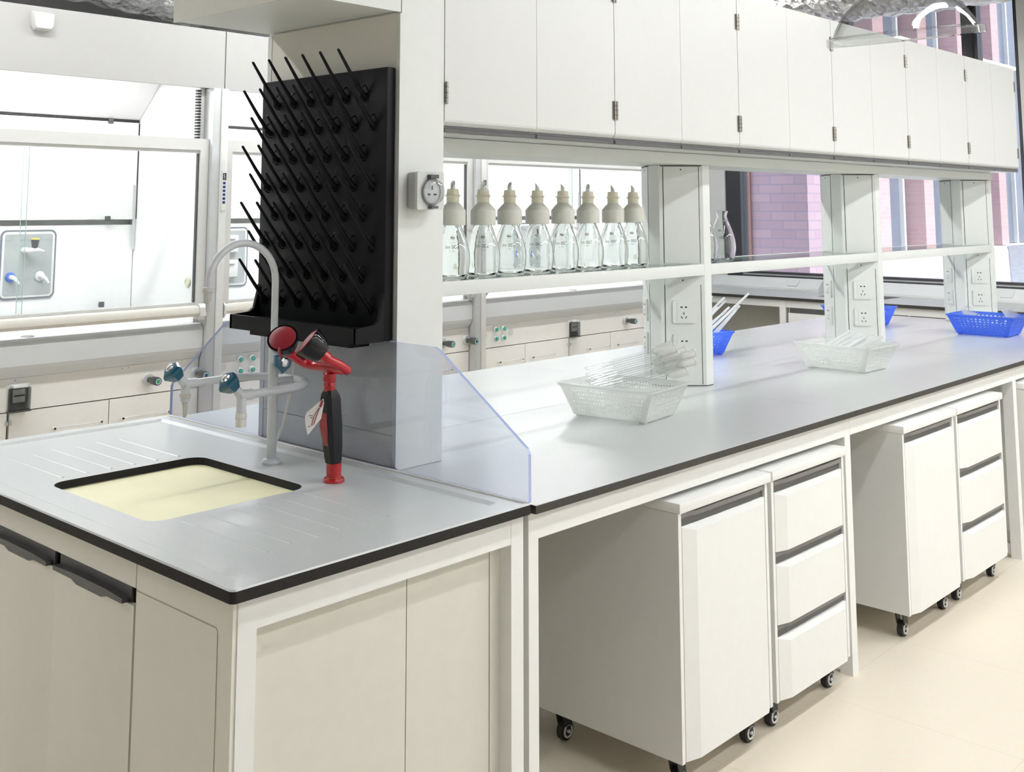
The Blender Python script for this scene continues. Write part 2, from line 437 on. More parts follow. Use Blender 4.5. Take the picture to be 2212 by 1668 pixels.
# end panel with rounded groove outline
pl = MB().box(.022, .033, .028, .3665, .05, .831)
pl.build('end_panel', cr, sc)
gr = MB()
for i in range(1):
    gr.box(.0212, .0225, .0735, .0755, .05, .762); gr.box(.0212, .0225, .082, .3665, .770, .772)
    gr.tube([(.0222, .0745, .758), (.0222, .0755, .766), (.0222, .079, .7705), (.0222, .084, .771)], .001, 6)
gr.build('panel_groove', mat('groove_brown', (.38, .35, .27), .7, var=0), sc)
def sink_door(y1, y0):
    # profile in (x, y): flat face, sloped bevel near the y0 side
    prof = [(.036, y1), (.022, y1), (.014, y1-.02), (.014, y0+.11), (.024, y0+.03), (.024, y0), (.036, y0)]
    d = MB().prism([(p[0], p[1]) for p in prof], 'z', .06, .738).build('door', cr, sc)
    # dark recessed grip along the door head
    g = MB()
    g.box(.030, .036, y0+.02, y1-.004, .739, .7735)
    g.prism([(y1-.004, .7385), (y1-.09, .7385), (y1-.115, .732), (y0+.115, .732), (y0+.09, .7385), (y0+.028, .7385), (y0+.028, .748), (y0+.10, .752), (y1-.1, .752), (y1-.004, .748)], 'x', .0125, .030)
    g.build('grip', M['darkgrey'], d)
for y1, y0 in ((.7155, .378), (1.053, .7175), (1.39, 1.055)): sink_door(y1, y0)
B('end_filler', cr, sc, .022, .034, 1.393, 1.50, .05, .773)

# ------------------------------------------------------------------ sink worktop
st = thing('sink_worktop', 'grey worktop with black edge and yellow sink basin at the island end', 'worktop', (.404, .7875, .832))
bm = bmesh.new()
def loop(pts, z): 
    vs = [bm.verts.new((p[0], p[1], z)) for p in pts]
    es = [bm.edges.new((vs[i], vs[(i+1) % len(vs)])) for i in range(len(vs))]
    return vs, es
def rr(x0, x1, y0, y1, r, seg=6):
    pts = []
    for cx, cy, a0 in ((x1-r, y1-r, 0), (x0+r, y1-r, 90), (x0+r, y0+r, 180), (x1-r, y0+r, 270)):
        for i in range(seg+1):
            a = math.radians(a0+90*i/seg); pts.append((cx+r*math.cos(a), cy+r*math.sin(a)))
    return pts
ZT, ZR = .8525, .858
L0, e0 = loop(rr(.0, .808, 0, 1.575, .012), .834)
L1, e1 = loop(rr(.0, .808, 0, 1.575, .012), ZR-.003)
L2, e2 = loop(rr(.003, .805, .003, 1.572, .010), ZR)
L3, e3 = loop(rr(.040, .752, .055, 1.530, .012), ZR)
L4, e4 = loop(rr(.052, .738, .068, 1.516, .012), ZT)
H1, h1 = loop(rr(.129, .556, .506, 1.000, .045), ZT)
H2, h2 = loop(rr(.131, .554, .508, .998, .044), .834)
def bridge(A, Bq, mi):
    n = len(A)
    for i in range(n):
        f = bm.faces.new((A[i], A[(i+1) % n], Bq[(i+1) % n], Bq[i])); f.material_index = mi
bridge(L0, L1, 1); bridge(L1, L2, 0); bridge(L2, L3, 0); bridge(L3, L4, 0); bridge(H1, H2, 1)
r = bmesh.ops.triangle_fill(bm, edges=e4+h1, use_beauty=True)
r2_ = bmesh.ops.triangle_fill(bm, edges=e0+h2, use_beauty=True)
for f in r2_['geom']:
    if isinstance(f, bmesh.types.BMFace): f.material_index = 1
bmesh.ops.recalc_face_normals(bm, faces=list(bm.faces))
me = bpy.data.meshes.new('worktop_slab')
for v in bm.verts: v.co -= st.location
bm.to_mesh(me); bm.free()
me.materials.append(M['worktop']); me.materials.append(M['sinkedge'])
o = bpy.data.objects.new('worktop_slab', me); C.objects.link(o); o.parent = st
me.shade_smooth(); me.set_sharp_from_angle(angle=math.radians(8))
bs = MB().prism(rr(.118, .567, .495, 1.011, .05), 'z', .822, .8335)
bs.build('sink_basin', M['yellow'], st)
for k in range(6):
    x = .185+.066*k
    for ya, yb in ((.155+.012*(k % 2), .470), (1.035, 1.37-.012*(k % 2))):
        MB().prism([(x-.006, ZT-.0005), (x-.002, ZT+.0013), (x+.002, ZT+.0013), (x+.006, ZT-.0005)], 'y', ya, yb).build('drain_ridge', M['worktop'], st)

MB().box(.790, .798, .012, 1.565, .8578, .8602).build('sealant_bead', M['tag'], st)

# ------------------------------------------------------------------ island: benches
XS = [.8185, 2.475, 4.130, 5.790]
names = ['nearest the sink', 'in the middle of the island', 'at the window end of the island']
for i in range(3):
    x0, x1 = XS[i], XS[i+1]
    bf = thing('bench_frame', 'white steel bench frame '+names[i], 'bench frame', ((x0+x1)/2, .785, 0), 'bench frames under the island')
    for yy, s in ((.0235, 1), (1.505, -1)):
        ap = MB()
        xl = x0+.036 if i == 0 else x0+.0005
        ap.box(xl, x1-.0415, yy, yy+.04, .7655, .829)
        ap.build('apron', M['white'], bf)
        if i == 0: B('leg', M['white'], bf, x0+.0015, x0+.036, yy, yy+.045, 0, .829)
        B('leg', M['white'], bf, x1-.041, x1-.0005, yy, yy+.045, 0, .829)
    B('modesty_panel', M['shade_beige'], bf, x0+.005, x1-.005, .765, .785, .12, .829)
    B('end_brace', M['white'], bf, x1-.041, x1-.0005, .0685, 1.505, .77, .829)
    MB().box(x1-.040, x1-.001, .07, .11, .02, .06).build('foot_bracket', M['alum'], bf)
    for j, (y0, y1) in enumerate(((0.0, .7985), (.8, 1.571))):
        wt = MB()
        wt.box(x0+.0008, x1-.0008, y0, y1, .830, .8485, mi=1)
        wt.box(x0+.0008, x1-.0008, y0+.0004, y1-.0004, .8485, .850, mi=0)
        side = 'front' if j == 0 else 'back'
        o = wt.build('worktop', [M['worktop'], M['blackedge']], None)
        tag(o, 'grey %s worktop slab with black edge %s' % (side, names[i]), 'worktop', 'worktop slabs of the island')

# ------------------------------------------------------------------ mobile pedestals
def caster(parent, x, y, rot=0):
    g = MB()
    g.box(x-.022, x+.022, y-.018, y+.018, .088, .092)
    g.prism([(x-.02, .088), (x+.018, .088), (x+.024, .040), (x+.006, .030), (x-.008, .045)], 'y', y-.015, y-.011)
    g.prism([(x-.02, .088), (x+.018, .088), (x+.024, .040), (x+.006, .030), (x-.008, .045)], 'y', y+.011, y+.015)
    c = g.build('caster', M['black2'], parent)
    wx = x+.008
    w_ = MB().cyl((wx, y-.010, .0265), (wx, y+.010, .0265), .0265, n=24)
    w_.tube([(wx+.0165*math.cos(a*math.pi/12), y-.0125, .0265+.0165*math.sin(a*math.pi/12)) for a in range(25)], .003, 6, mi=1, caps=False)
    w_.cyl((wx, y-.0165, .0265), (wx, y+.0165, .0265), .005, n=10, mi=1)
    w_.build('wheel', [M['black2'], M['greyplastic2']], c)
def front(parent, nm, xl, xr, z0, z1, grip_h=.036):
    """bevelled front panel with a charcoal grip recess along its head"""
    zt = z1-grip_h
    prof = [(xl, .004), (xl+.003, -.004), (xl+.052, -.018), (xr-.032, -.018), (xr-.003, -.004), (xr, .004), (xr, .010), (xl, .010)]
    n = len(prof)
    m = MB()
    dep = [0, .0, .011, .011, .0, 0, 0, 0]
    vs = [(p[0], p[1], z0) for p in prof]+[(p[0], p[1], zt-(.012 if p[1] < -.01 else 0)) for p in prof]
    vs += [(p[0], max(p[1], .002), zt) for p in prof]
    fs = [(i, (i+1) % n, (i+1) % n+n, i+n) for i in range(n)]+[(i+n, (i+1) % n+n, (i+1) % n+2*n, i+2*n) for i in range(n)]
    fs += [tuple(range(n)), tuple(range(2*n, 3*n))]
    m.add(vs, fs)
    d = m.build(nm, M['white'], parent, ang=12)
    g = MB()
    g.box(xl+.001, xr-.001, .004, .012, zt+.0005, z1-.001)
    g.prism([(xl+.001, .004), (xl+.001, -.002), (xl+.05, -.004), (xl+.062, -.010), (xr-.05, -.010), (xr-.004, -.004), (xr-.001, .004)], 'z', z1-.013, z1-.001, mi=1)
    g.build('grip', [M['darkgrey'], mat('grip_edge_grey', (.16, .15, .15), .35, var=.03) if 'grip_edge_grey' not in bpy.data.materials else bpy.data.materials['grip_edge_grey']], d)
    return d
def pedestal(x0, x1, drawers, label):
    t = thing('mobile_pedestal', label, 'cabinet', ((x0+x1)/2, .25, 0), 'mobile pedestals under the island')
    b = MB().box(x0, x1, .012, .50, .092, .720)
    b.box(x0, x0+.014, -.004, .012, .092, .720); b.box(x1-.014, x1, -.004, .012, .092, .720)
    b.build('body', M['cream'] if False else M['white'], t)
    MB().box(x0-.002, x1+.012, -.012, .505, .7205, .748, bv=.003).build('top_cover', M['white'], t)
    xl, xr = x0+.0155, x1-.0155
    if drawers:
        zs = [.094, .305, .512, .718]
        for k in range(3): front(t, 'drawer', xl, xr, zs[k], zs[k+1]-.002)
    else:
        front(t, 'door', xl, xr, .094, .718)
    for cx in (x0+.05, x1-.065):
        for cy in (.05, .44): caster(t, cx, cy)
    return t
pedestal(1.392, 1.862, False, 'white mobile pedestal with one tall door, nearest the sink cabinet')
pedestal(1.886, 2.362, True, 'white mobile pedestal with three drawers, left of the first bench leg')
pedestal(2.832, 3.316, False, 'white mobile pedestal with one tall door under the middle bench')
pedestal(3.342, 3.840, True, 'white mobile pedestal with three drawers under the middle bench')
pedestal(4.170, 4.66, True, 'white drawer pedestal cut off by the right edge of the photo')

# ------------------------------------------------------------------ service column with overhead box
YC = .788
F0, F1 = .482, 1.095
col = thing('service_column', 'tall white service column behind the sink carrying the black drying rack', 'column', (.90, YC, .851))
B('column_body', M['rackwhite'], col, .822, .984, F0, F1, .851, 2.366)
cp = MB().box(.8175, .8215, F0+.016, F1-.022, .938, 2.064)
cp.build('upper_side_panel', M['shade_beige'], col)  # column side painted darker in place of its shade
MB().box(.8175, .8215, F0+.016, F1-.022, .857, .936).build('lower_side_panel', M['shade_beige'], col)
B('corner_trim', M['rackwhite'], col, .8165, .8219, F0, F0+.0145, .857, 2.062)
B('corner_trim', M['rackwhite'], col, .8165, .8219, F1-.02, F1, .857, 2.062)
sw = MB()
for y, z in ((.56, .905), (.53, 1.0), (1.06, .905), (1.06, 1.0)): sw.cyl((.8172, y, z), (.8168, y, z), .003, n=8)
sw.build('screw', M['alum'], col)
ob = thing('overhead_box', 'white overhead cupboard box jutting out over the sink', 'cupboard', (.65, YC, 2.064))
B('box_body', M['rackwhite'], ob, .490, .8155, F0+.002, F1-.002, 2.068, 2.366)
B('end_panel', M['shade_beige'], ob, .485, .4895, F0, F1, 2.064, 2.366)  # shade of the box end put in as a darker colour
B('front_panel', M['rackwhite'], ob, .490, .8155, F0-.003, F0+.0015, 2.064, 2.366)

# ------------------------------------------------------------------ drying rack (pegboard)
dr = thing('drying_rack', 'black drying pegboard with slanted pegs and drip tray on the column', 'drying rack', (.79, YC, 1.18))
YB0, YB1 = .497, 1.072
MB().box(.785, .815, YB0, YB1, 1.1825, 1.912, bv=.003).build('board', M['black'], dr)
for r_ in range(8):
    z = 1.848-.0822*r_
    n = 6 if r_ % 2 == 0 else 7
    for k in range(n):
        y = (.588 if r_ % 2 == 0 else .5495)+.0796*k
        p = MB()
        p.tube([(.787, y, z-.012), (.778, y, z-.008), (.766, y, z+.006), (.735, y, z+.045), (.688, y, z+.109), (.686, y, z+.1115)],
               [.010, .0085, .0062, .0052, .0040, .0022], 8)
        p.tube([(.784, y, z+.020), (.775, y, z+.016), (.767, y, z+.005), (.768, y, z-.016), (.778, y, z-.024), (.786, y, z-.024)], .0022, 6)
        p.build('peg', M['black'], dr)
tr = MB()
tx0 = .690
tr.box(tx0, .7845, YB0+.004, YB1-.001, 1.182, 1.212)
tr.box(tx0, tx0+.007, YB0+.004, YB1-.001, 1.212, 1.222)
side = [(tx0, 1.182), (tx0, 1.222), (.752, 1.227), (.768, 1.238), (.7848, 1.305), (.7848, 1.182)]
tr.prism(side, 'y', YB0, YB0+.0105)
tr.prism(side, 'y', YB1-.0105, YB1)
tr.box(tx0+.03, .785, YB0+.06, YB1-.06, 1.166, 1.182)
tr.build('drip_tray', M['black'], dr, ang=15)
hp = [(.73, .80, 1.168), (.722, .80, 1.14), (.715, .79, 1.10), (.71, .80, 1.02), (.708, .83, .93), (.712, .87, .875), (.716, .893, .8615)]
MB().tube(hp, .0042, 8).build('drain_hose', M['hose'], dr)

# ------------------------------------------------------------------ splash guard
sg = MB()
poly = [(.004, .8585), (.004, .966), (.010, .978), (.305, 1.176), (.320, 1.1815), (1.250, 1.1815), (1.264, 1.176), (1.560, .960), (1.566, .948), (1.566, .8585)]
n = len(poly)
sg.prism(poly, 'x', .7985, .8078, mi=1, mcap=0)
o = sg.build('splash_guard', [M['acrylic'], M['acredge']], None, smooth=False)
tag(o, 'clear blue tinted acrylic splash guard with cut corners behind the sink', 'splash guard')

# ------------------------------------------------------------------ weatherproof socket on the column
ws = thing('weatherproof_socket', 'grey weatherproof socket box with round clear lid on the column front', 'socket', (.92, .46, 1.52))
MB().box(.847, .930, .441, .4815, 1.529, 1.628, bv=.006).build('back_box', M['boxgrey'], ws)
MB().rrect((.8875, .441, 1.578), (1, 0, 0), (0, 0, 1), .099, .102, .006, (0, -1, 0), .010).build('face_plate', M['greyplastic'], ws)
lc = (.889, .430, 1.575)
MB().lathe([(.034, 0), (.034, .006), (.030, .006), (.030, 0)], lc, (0, -1, 0), 32).build('socket_ring', M['greyplastic'], ws)
MB().lathe([(.0305, .0005), (.0305, .002)], lc, (0, -1, 0), 28).build('socket_face', M['socket'], ws)
hl = MB()
hl.obox((.889, .4275, 1.586), (1, 0, 0), (0, 0, 1), (0, -1, 0), .004, .011, .0012)
for sx in (-1, 1): hl.obox((.889+sx*.011, .4275, 1.568), (1, 0, 0), (0, 0, 1), (0, -1, 0), .010, .004, .0012)
hl.build('pin_hole', M['hole'], ws)
lid = MB().lathe([(.038, 0), (.038, .006), (.035, .010), (.032, .018), (.029, .024), (.018, .027), (.001, .0275)], (.889, .4305, 1.575), (0, -1, 0), 32, cap0=False)
lid.build('clear_lid', M['clearlid'], ws)
MB().box(.874, .904, .416, .431, 1.611, 1.621).build('hinge', M['darkgrey'], ws)
MB().box(.877, .901, .415, .431, 1.530, 1.537).build('latch', M['darkgrey'], ws)

# ------------------------------------------------------------------ rack pillars
PIL = [2.588, 4.160, 5.732]
def pillar_poly(x0, R=.1465, c=.024, s=1.0):
    R *= s
    return [(x0-c, YC-R), (x0+c, YC-R), (x0+R, YC-c), (x0+R, YC+c), (x0+c, YC+R), (x0-c, YC+R), (x0-R, YC+c), (x0-R, YC-c)]
def pillar(i):
    x0 = PIL[i]
    lab = ['white octagonal rack pillar right of the capped glass bottles', 'white octagonal rack pillar behind the second white basket', 'white octagonal rack pillar at the window end behind the blue basket'][i]
    t = thing('rack_pillar', lab, 'pillar', (x0, YC, .851), 'pillars of the island rack')
    MB().prism(pillar_poly(x0), 'z', .853, 1.699).build('pillar_body', M['rackwhite'], t)
    MB().prism(pillar_poly(x0, s=.99), 'z', .851, .8525).build('base_gap', M['darkgap'], t)
    R, c = .1465, .024
    for sx, sy in ((-1, -1), (-1, 1), (1, -1), (1, 1)):
        mid = Vector((x0+sx*(R+c)/2, YC+sy*(R+c)/2, 0))
        nn = Vector((sx, sy, 0)).normalized(); uu = Vector((-nn.y, nn.x, 0))
        wdt = .138
        p = MB()
        for z0, z1 in ((1.317, 1.694), (.856, 1.262)):
            p.obox(mid+Vector((0, 0, (z0+z1)/2)), uu, (0, 0, 1), nn, wdt, z1-z0, .0015)
        p.build('cover_panel', M['rackwhite'], t)
        gp = MB()
        for z0, z1 in ((1.317, 1.694), (.856, 1.235)):
            for q in (-1, 1):
                gp.obox(mid+uu*q*(wdt/2+.0018)+Vector((0, 0, (z0+z1)/2)), uu, (0, 0, 1), nn, .0022, z1-z0, .0008)
        gp.obox(mid+Vector((0, 0, 1.6965)), uu, (0, 0, 1), nn, .165, .003, .0008)
        for z in (1.682, 1.252): gp.obox(mid+Vector((0, 0, z)), uu, (0, 0, 1), nn, .005, .005, .003)
        gp.build('panel_gap', M['darkgap'], t)
        if sx < 0:
            for zc in (1.132, 1.003):
                cc = mid+nn*.0015+Vector((0, 0, zc))
                s = MB().rrect(cc, uu, (0, 0, 1), .086, .086, .004, nn, .008)
                s = s.build('power_socket', M['rackwhite'], t)
                MB().rrect(cc+nn*.0081, uu, (0, 0, 1), .052, .068, .002, nn, .0012).build('socket_insert', M['rackwhite'], s)
                h = MB(); f = cc+nn*.0093
                for q in (-1, 1):
                    h.rrect(f+uu*q*.0085+Vector((0, 0, .018)), uu, (0, 0, 1), .0085, .0055, .002, nn, .0006)
                    a = math.radians(35*q)
                    h.obox(f+uu*q*.0085+Vector((0, 0, -.021)), uu*math.cos(a)+Vector((0, 0, 1))*math.sin(a)*-1, Vector((0, 0, 1))*math.cos(a)+uu*math.sin(a), nn, .003, .010, .0006)
                h.obox(f+Vector((0, 0, -.006)), uu, (0, 0, 1), nn, .003, .009, .0006)
                h.build('socket_hole', M['hole'], s)
    return t
for i in range(3): pillar(i)
# top beam
bmb = MB().box(.9855, 5.775, .645, .931, 1.7005, 1.742)
tb = bmb.build('rack_beam', M['rackwhite'], None); tag(tb, 'long white rack beam running beneath the upper cabinets', 'beam')
# shelves
SH = [(.9855, PIL[0]-.0245), (PIL[0]+.0245, PIL[1]-.0245), (PIL[1]+.0245, PIL[2]-.0245)]
lbl = ['glass shelf with white rails carrying the capped bottles', 'glass shelf with white rails between first and second rack pillars', 'glass shelf with white rails between second and third rack pillars']
for i, (x0, x1) in enumerate(SH):
    t = thing('rack_shelf', lbl[i], 'shelf', ((x0+x1)/2, YC, 1.27), 'glass shelves of the island rack')
    MB().box(x0, x1, .6420, .660, 1.271, 1.3135, bv=.0015).build('front_rail', M['rackwhite'], t)
    MB().box(x0, x1, .916, .934, 1.3005, 1.3135, bv=.0015).build('back_rail', M['rackwhite'], t)
    R = .1485
    gl = []
    if i == 0: gl = [(x0, .6605), (x0, .9155)]
    else:
        p = PIL[i-1]; gl = [(p+.043, .6605), (p+R, YC-.028), (p+R, YC+.028), (p+.043, .9155)]
    p = PIL[i]; gl += [(p-.043, .9155), (p-R, YC+.028), (p-R, YC-.028), (p-.043, .6605)]
    MB().prism(gl, 'z', 1.306, 1.3125, mi=1, mcap=0).build('glass_pane', [M['shelfglass'], M['glassedge']], t, smooth=False)

# ------------------------------------------------------------------ upper cabinets
ordn = ['first upper cabinet, right beside the service column', 'second upper cabinet from the service column', 'third upper cabinet from the service column', 'third upper cabinet from the window end', 'second upper cabinet from the window end', 'last upper cabinet, at the window end']
CP = .7987
for i in range(6):
    x0 = .9865+CP*i; x1 = x0+CP-.0012
    t = thing('upper_cabinet', 'white two-door '+ordn[i], 'cabinet', ((x0+x1)/2, YC, 1.743), 'upper cabinets over the island')
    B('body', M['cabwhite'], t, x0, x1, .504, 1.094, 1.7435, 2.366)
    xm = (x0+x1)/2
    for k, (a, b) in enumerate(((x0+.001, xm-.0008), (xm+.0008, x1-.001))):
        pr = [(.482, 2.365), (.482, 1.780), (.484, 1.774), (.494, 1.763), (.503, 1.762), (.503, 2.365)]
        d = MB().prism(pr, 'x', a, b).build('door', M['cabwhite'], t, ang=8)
        g = MB().box(a, b, .489, .5035, 1.7445, 1.7615)
        g.prism([(.486, 1.7445), (.489, 1.7445), (.489, 1.757), (.486, 1.754)], 'x', a+.004, b-.004)
        g.build('grip_strip', M['darkgrey'], d)
        hx = a+.004 if k == 0 else b-.004
        for hz in (1.825, 2.225):
            h = MB().cyl((hx, .4775, hz), (hx, .4775, hz+.062), .0045, n=10)
            s = 1 if k == 0 else -1
            h.box(min(hx, hx+s*.009), max(hx, hx+s*.009), .4795, .4818, hz, hz+.062)
            for q in range(1, 4): h.cyl((hx, .4775, hz+q*.0155-.0006), (hx, .4775, hz+q*.0155+.0006), .0052, n=10, mi=1)
            h.build('hinge', [M['steel'], M['darkgap']], t)

# ------------------------------------------------------------------ faucet
fx, fy = .643, .786
fa = thing('lab_faucet', 'grey gooseneck lab faucet with three blue knobs behind the sink', 'faucet', (fx, fy, .8525))
fm = M['faucet']
MB().lathe([(.026, 0), (.026, .004), (.022, .010), (.015, .013)], (fx, fy, .853), n=28).build('base_flange', fm, fa)
MB().lathe([(.0128, .010), (.0128, .05), (.0135, .0502), (.0135, .098), (.0133, .10), (.0133, .235), (.0148, .2355), (.0148, .262), (.0128, .2625), (.0128, .300), (.0110, .318), (.0105, .32)], (fx, fy, .853), n=24).build('pole', fm, fa)
gp = [(fx, fy, 1.17)]
gp += [(fx, fy, z) for z in (1.22, 1.28, 1.315)]
Rg = .105; gcx = fx-Rg
for a in range(0, 181, 10):
    gp.append((gcx+Rg*math.cos(math.radians(a)), fy, 1.333+Rg*math.sin(math.radians(a))))
gp.append((gcx-Rg, fy, 1.325))
MB().tube(gp, .0098, 16).build('gooseneck', fm, fa)
def barbed(parent, x, y, z, nm='nozzle'):
    pr = [(.0105, .0), (.0150, -.002), (.0155, -.012), (.011, -.016), (.0088, -.018)]
    zz = -.018
    for k in range(5):
        r = .0088-.0007*k
        pr += [(r, zz), (r-.0016, zz-.009)]; zz -= .0092
    MB().lathe(pr, (x, y, z), n=18).build(nm, mat('pale_grey_nozzle', (.55, .54, .52), .4, var=.02) if 'pale_grey_nozzle' not in bpy.data.materials else bpy.data.materials['pale_grey_nozzle'], parent)
barbed(fa, gcx-Rg, fy, 1.328)
A = .130
ub = [(.455, fy+A, 1.066), (.50, fy+A, 1.066), (.56, fy+A, 1.066)]
for a in range(90, -91, -10):
    ub.append((.585+A*math.cos(math.radians(a)), fy+A*math.sin(math.radians(a)), 1.066))
ub += [(.56, fy-A, 1.066), (.50, fy-A, 1.066), (.455, fy-A, 1.066)]
MB().tube(ub, .0105, 14).build('outlet_tube', fm, fa)
MB().cyl((fx, fy, 1.066), (.585+A, fy, 1.066), .009, n=12).build('outlet_bracket', fm, fa)
def knob(parent, c, d):
    """three-lobed faceted lever knob"""
    u, v, d = frame(d)
    rings = []
    prof = [(.0125, 0, 0), (.0175, .003, .0), (.0285, .027, .10), (.0275, .034, .10), (.0225, .0395, .06), (.012, .0405, 0)]
    k = 6; m = MB(); vs = []
    for r, h, lob in prof:
        for j in range(k):
            a = 2*math.pi*j/k+.4
            rr_ = r*(1+lob*(1 if j % 2 else -1))
            vs.append(Vector(c)+d*h+(u*math.cos(a)+v*math.sin(a))*rr_)
    fs = [(i*k+j, i*k+(j+1) % k, (i+1)*k+(j+1) % k, (i+1)*k+j) for i in range(len(prof)-1) for j in range(k)]
    fs += [tuple(range(k)), tuple((len(prof)-1)*k+j for j in range(k))]
    m.add(vs, fs)
    o = m.build('knob', M['blueknob'], parent, ang=20)
    MB().lathe([(.0125, .0402), (.0125, .0425), (.008, .0435), (.0075, .0415), (.002, .0415)], c, d, 16).build('knob_cap', M['chrome'], o)
def valve(yv, kind):
    x = .455; z = 1.066
    vb = MB()
    vb.cyl((x+.03, yv, z), (x-.008, yv, z), .0135, n=16)
    vb.cyl((x, yv, z+.004), (x, yv, z-.045), .0125, n=16)
    dd = Vector((-.72, 0, .69))
    vb.cyl((x, yv, z), Vector((x, yv, z))+dd*.034, .0125, .010, n=16)
    vb.build('valve_body', fm, fa)
    knob(fa, Vector((x, yv, z))+dd*.026, dd)
    if kind == 'barb': barbed(fa, x, yv, z-.022, 'nozzle')
    else: MB().lathe([(.0135, 0), (.0148, -.004), (.0148, -.012), (.013, -.014), (.0130, -.034), (.010, -.034)], (x, yv, z-.042), n=18).build('nozzle', M['tag'], fa)
valve(fy+A, 'barb'); valve(fy-A, 'plain')
MB().cyl((fx, fy, 1.122), (fx-.004, fy-.030, 1.122), .0105, n=14).build('valve_body', fm, fa)
knob(fa, (fx-.003, fy-.022, 1.121), (-.12, -1, .05))

# ------------------------------------------------------------------ eyewash
ex, ey = .632, .506
ew = thing('eyewash_station', 'red and black double-head hand-held eyewash beside the faucet', 'eyewash', (ex, ey, .8525))
MB().lathe([(.0265, 0), (.0265, .006), (.024, .010), (.019, .011), (.019, .046), (.017, .046)], (ex, ey, .853), n=28).build('base', M['red'], ew)
MB().lathe([(.0195, .010), (.0195, .0115)], (ex, ey, .853), n=28).build('base_ring', mat('brass_ring', (.55, .40, .12), .35, .6, var=.02), ew)
def ring8(cx, cy, z, wx, wy):
    c = .6
    return [(cx+wx*p, cy+wy*q, z) for p, q in ((1, c), (c, 1), (-c, 1), (-1, c), (-1, -c), (-c, -1), (c, -1), (1, -c))]
hd = MB(); secs = [(.630, .8985, .017, .017), (.629, .912, .019, .019), (.6265, .945, .0215, .021), (.6235, .99, .0225, .0215), (.6195, 1.03, .0225, .021), (.6175, 1.055, .0225, .021), (.6155, 1.068, .019, .019), (.6145, 1.078, .013, .014)]
vs = []; 
for cx, z, wx, wy in secs: vs += ring8(cx, ey, z, wx, wy)
fs = [(i*8+j, i*8+(j+1) % 8, (i+1)*8+(j+1) % 8, (i+1)*8+j) for i in range(len(secs)-1) for j in range(8)]+[tuple(range(8)), tuple((len(secs)-1)*8+j for j in range(8))]
hd.add(vs, fs); hd.build('handle', mat('matte_black_grip', (.011, .011, .012), .5, spec=.3, var=.1), ew, ang=20)
lv = MB(); lv.add([(.600, ey-.010, 1.045), (.600, ey+.013, 1.045), (.594, ey+.013, .99), (.594, ey-.010, .99), (.606, ey-.008, .940), (.606, ey+.010, .940),
                   (.615, ey-.010, 1.045), (.615, ey+.013, 1.045), (.615, ey+.012, .942), (.615, ey-.012, .942)],
                  [(0, 1, 2, 3), (3, 2, 5, 4), (0, 6, 7, 1), (1, 7, 8, 5, 2), (0, 3, 4, 9, 6), (4, 5, 8, 9), (6, 9, 8, 7)])
lv.build('squeeze_lever', M['redcap'], ew)
MB().lathe([(.013, 0), (.0145, .006), (.0135, .012), (.015, .016), (.0135, .022), (.0165, .026), (.0165, .044), (.012, .047), (.010, .060)], (.6125, ey, 1.074), n=20).build('swivel_neck', M['red'], ew)
def yoke_arm(s):
    P = [Vector(p) for p in ((.6125, ey, 1.131), (.613, ey+s*.046, 1.131), (.609, ey+s*.070, 1.132), (.598, ey+s*.084, 1.137), (.578, ey+s*.087, 1.149), (.556, ey+s*.083, 1.161), (.540, ey+s*.078, 1.170))]
    pts = []
    for k in range(len(P)-1):
        a, b, c, d = P[max(k-1, 0)], P[k], P[k+1], P[min(k+2, len(P)-1)]
        for q in range(4):
            t = q/4; pts.append(.5*((2*b)+(c-a)*t+(2*a-5*b+4*c-d)*t*t+(3*b-a-3*c+d)*t**3))
    pts.append(P[-1])
    return pts
yk = list(reversed(yoke_arm(-1)))+yoke_arm(1)[1:]
MB().tube(yk, .0110, 14).build('yoke', M['red'], ew)
def cup(s):
    c = Vector((.510, ey+s*.056, 1.203))
    d = Vector((-.58, -s*.42, .62)).normalized()
    prof = [(.012, -.040), (.020, -.038), (.029, -.026), (.035, -.010), (.0375, .004), (.039, .010), (.0385, .012), (.035, .011)]
    cu = MB().lathe(prof, c, d, 28).build('spray_head', M['glossblack'], ew)
    MB().lathe([(.034, .0105), (.0335, .0130), (.025, .0165), (.012, .0182), (.001, .0186)], c, d, 28).build('dust_cap', M['redcap'], cu)
    MB().lathe([(.0125, -.056), (.0135, -.052), (.0135, -.046), (.012, -.038)], c, d, 16).build('collar', M['red'], ew)
    MB().tube([c+d*(-.036), c+d*(-.052), Vector((.540, ey+s*.078, 1.170))], [.0145, .0145, .0112], 14).build('yoke_end', M['red'], ew)
    u, v, _ = frame(d)
    q = Vector((-.1, -s*.1, -1)); q = (q-d*q.dot(d)).normalized()
    MB().tube([c+d*.012+q*.030, c+d*.012+q*.041, c-d*.012+q*.040], .004, 8).build('cap_strap', M['redcap'], cu)
cup(1); cup(-1)
tg = MB()
tu = Vector((-.80, .60, 0)).normalized(); tv = Vector((-.06, -.05, -1)).normalized(); tn = tu.cross(tv).normalized()
if tn.dot(Vector((-.7, -.7, 0))) < 0: tn = -tn
T0 = Vector((.590, ey-.006, 1.060))
def tp(a, b, h=0): return T0+tu*a+tv*b+tn*h
out = [(0, 0), (.018, .014), (.040, .032), (.044, .042), (.042, .060), (.036, .086), (.030, .080), (.016, .062), (.004, .048), (-.002, .010)]
n = len(out)
tg.add([tp(a, b) for a, b in out]+[tp(a, b, -.0008) for a, b in out], [tuple(range(n)), tuple(range(n, 2*n))]+[(i, (i+1) % n, (i+1) % n+n, i+n) for i in range(n)])
o = tg.build('instruction_tag', M['tag'], ew)
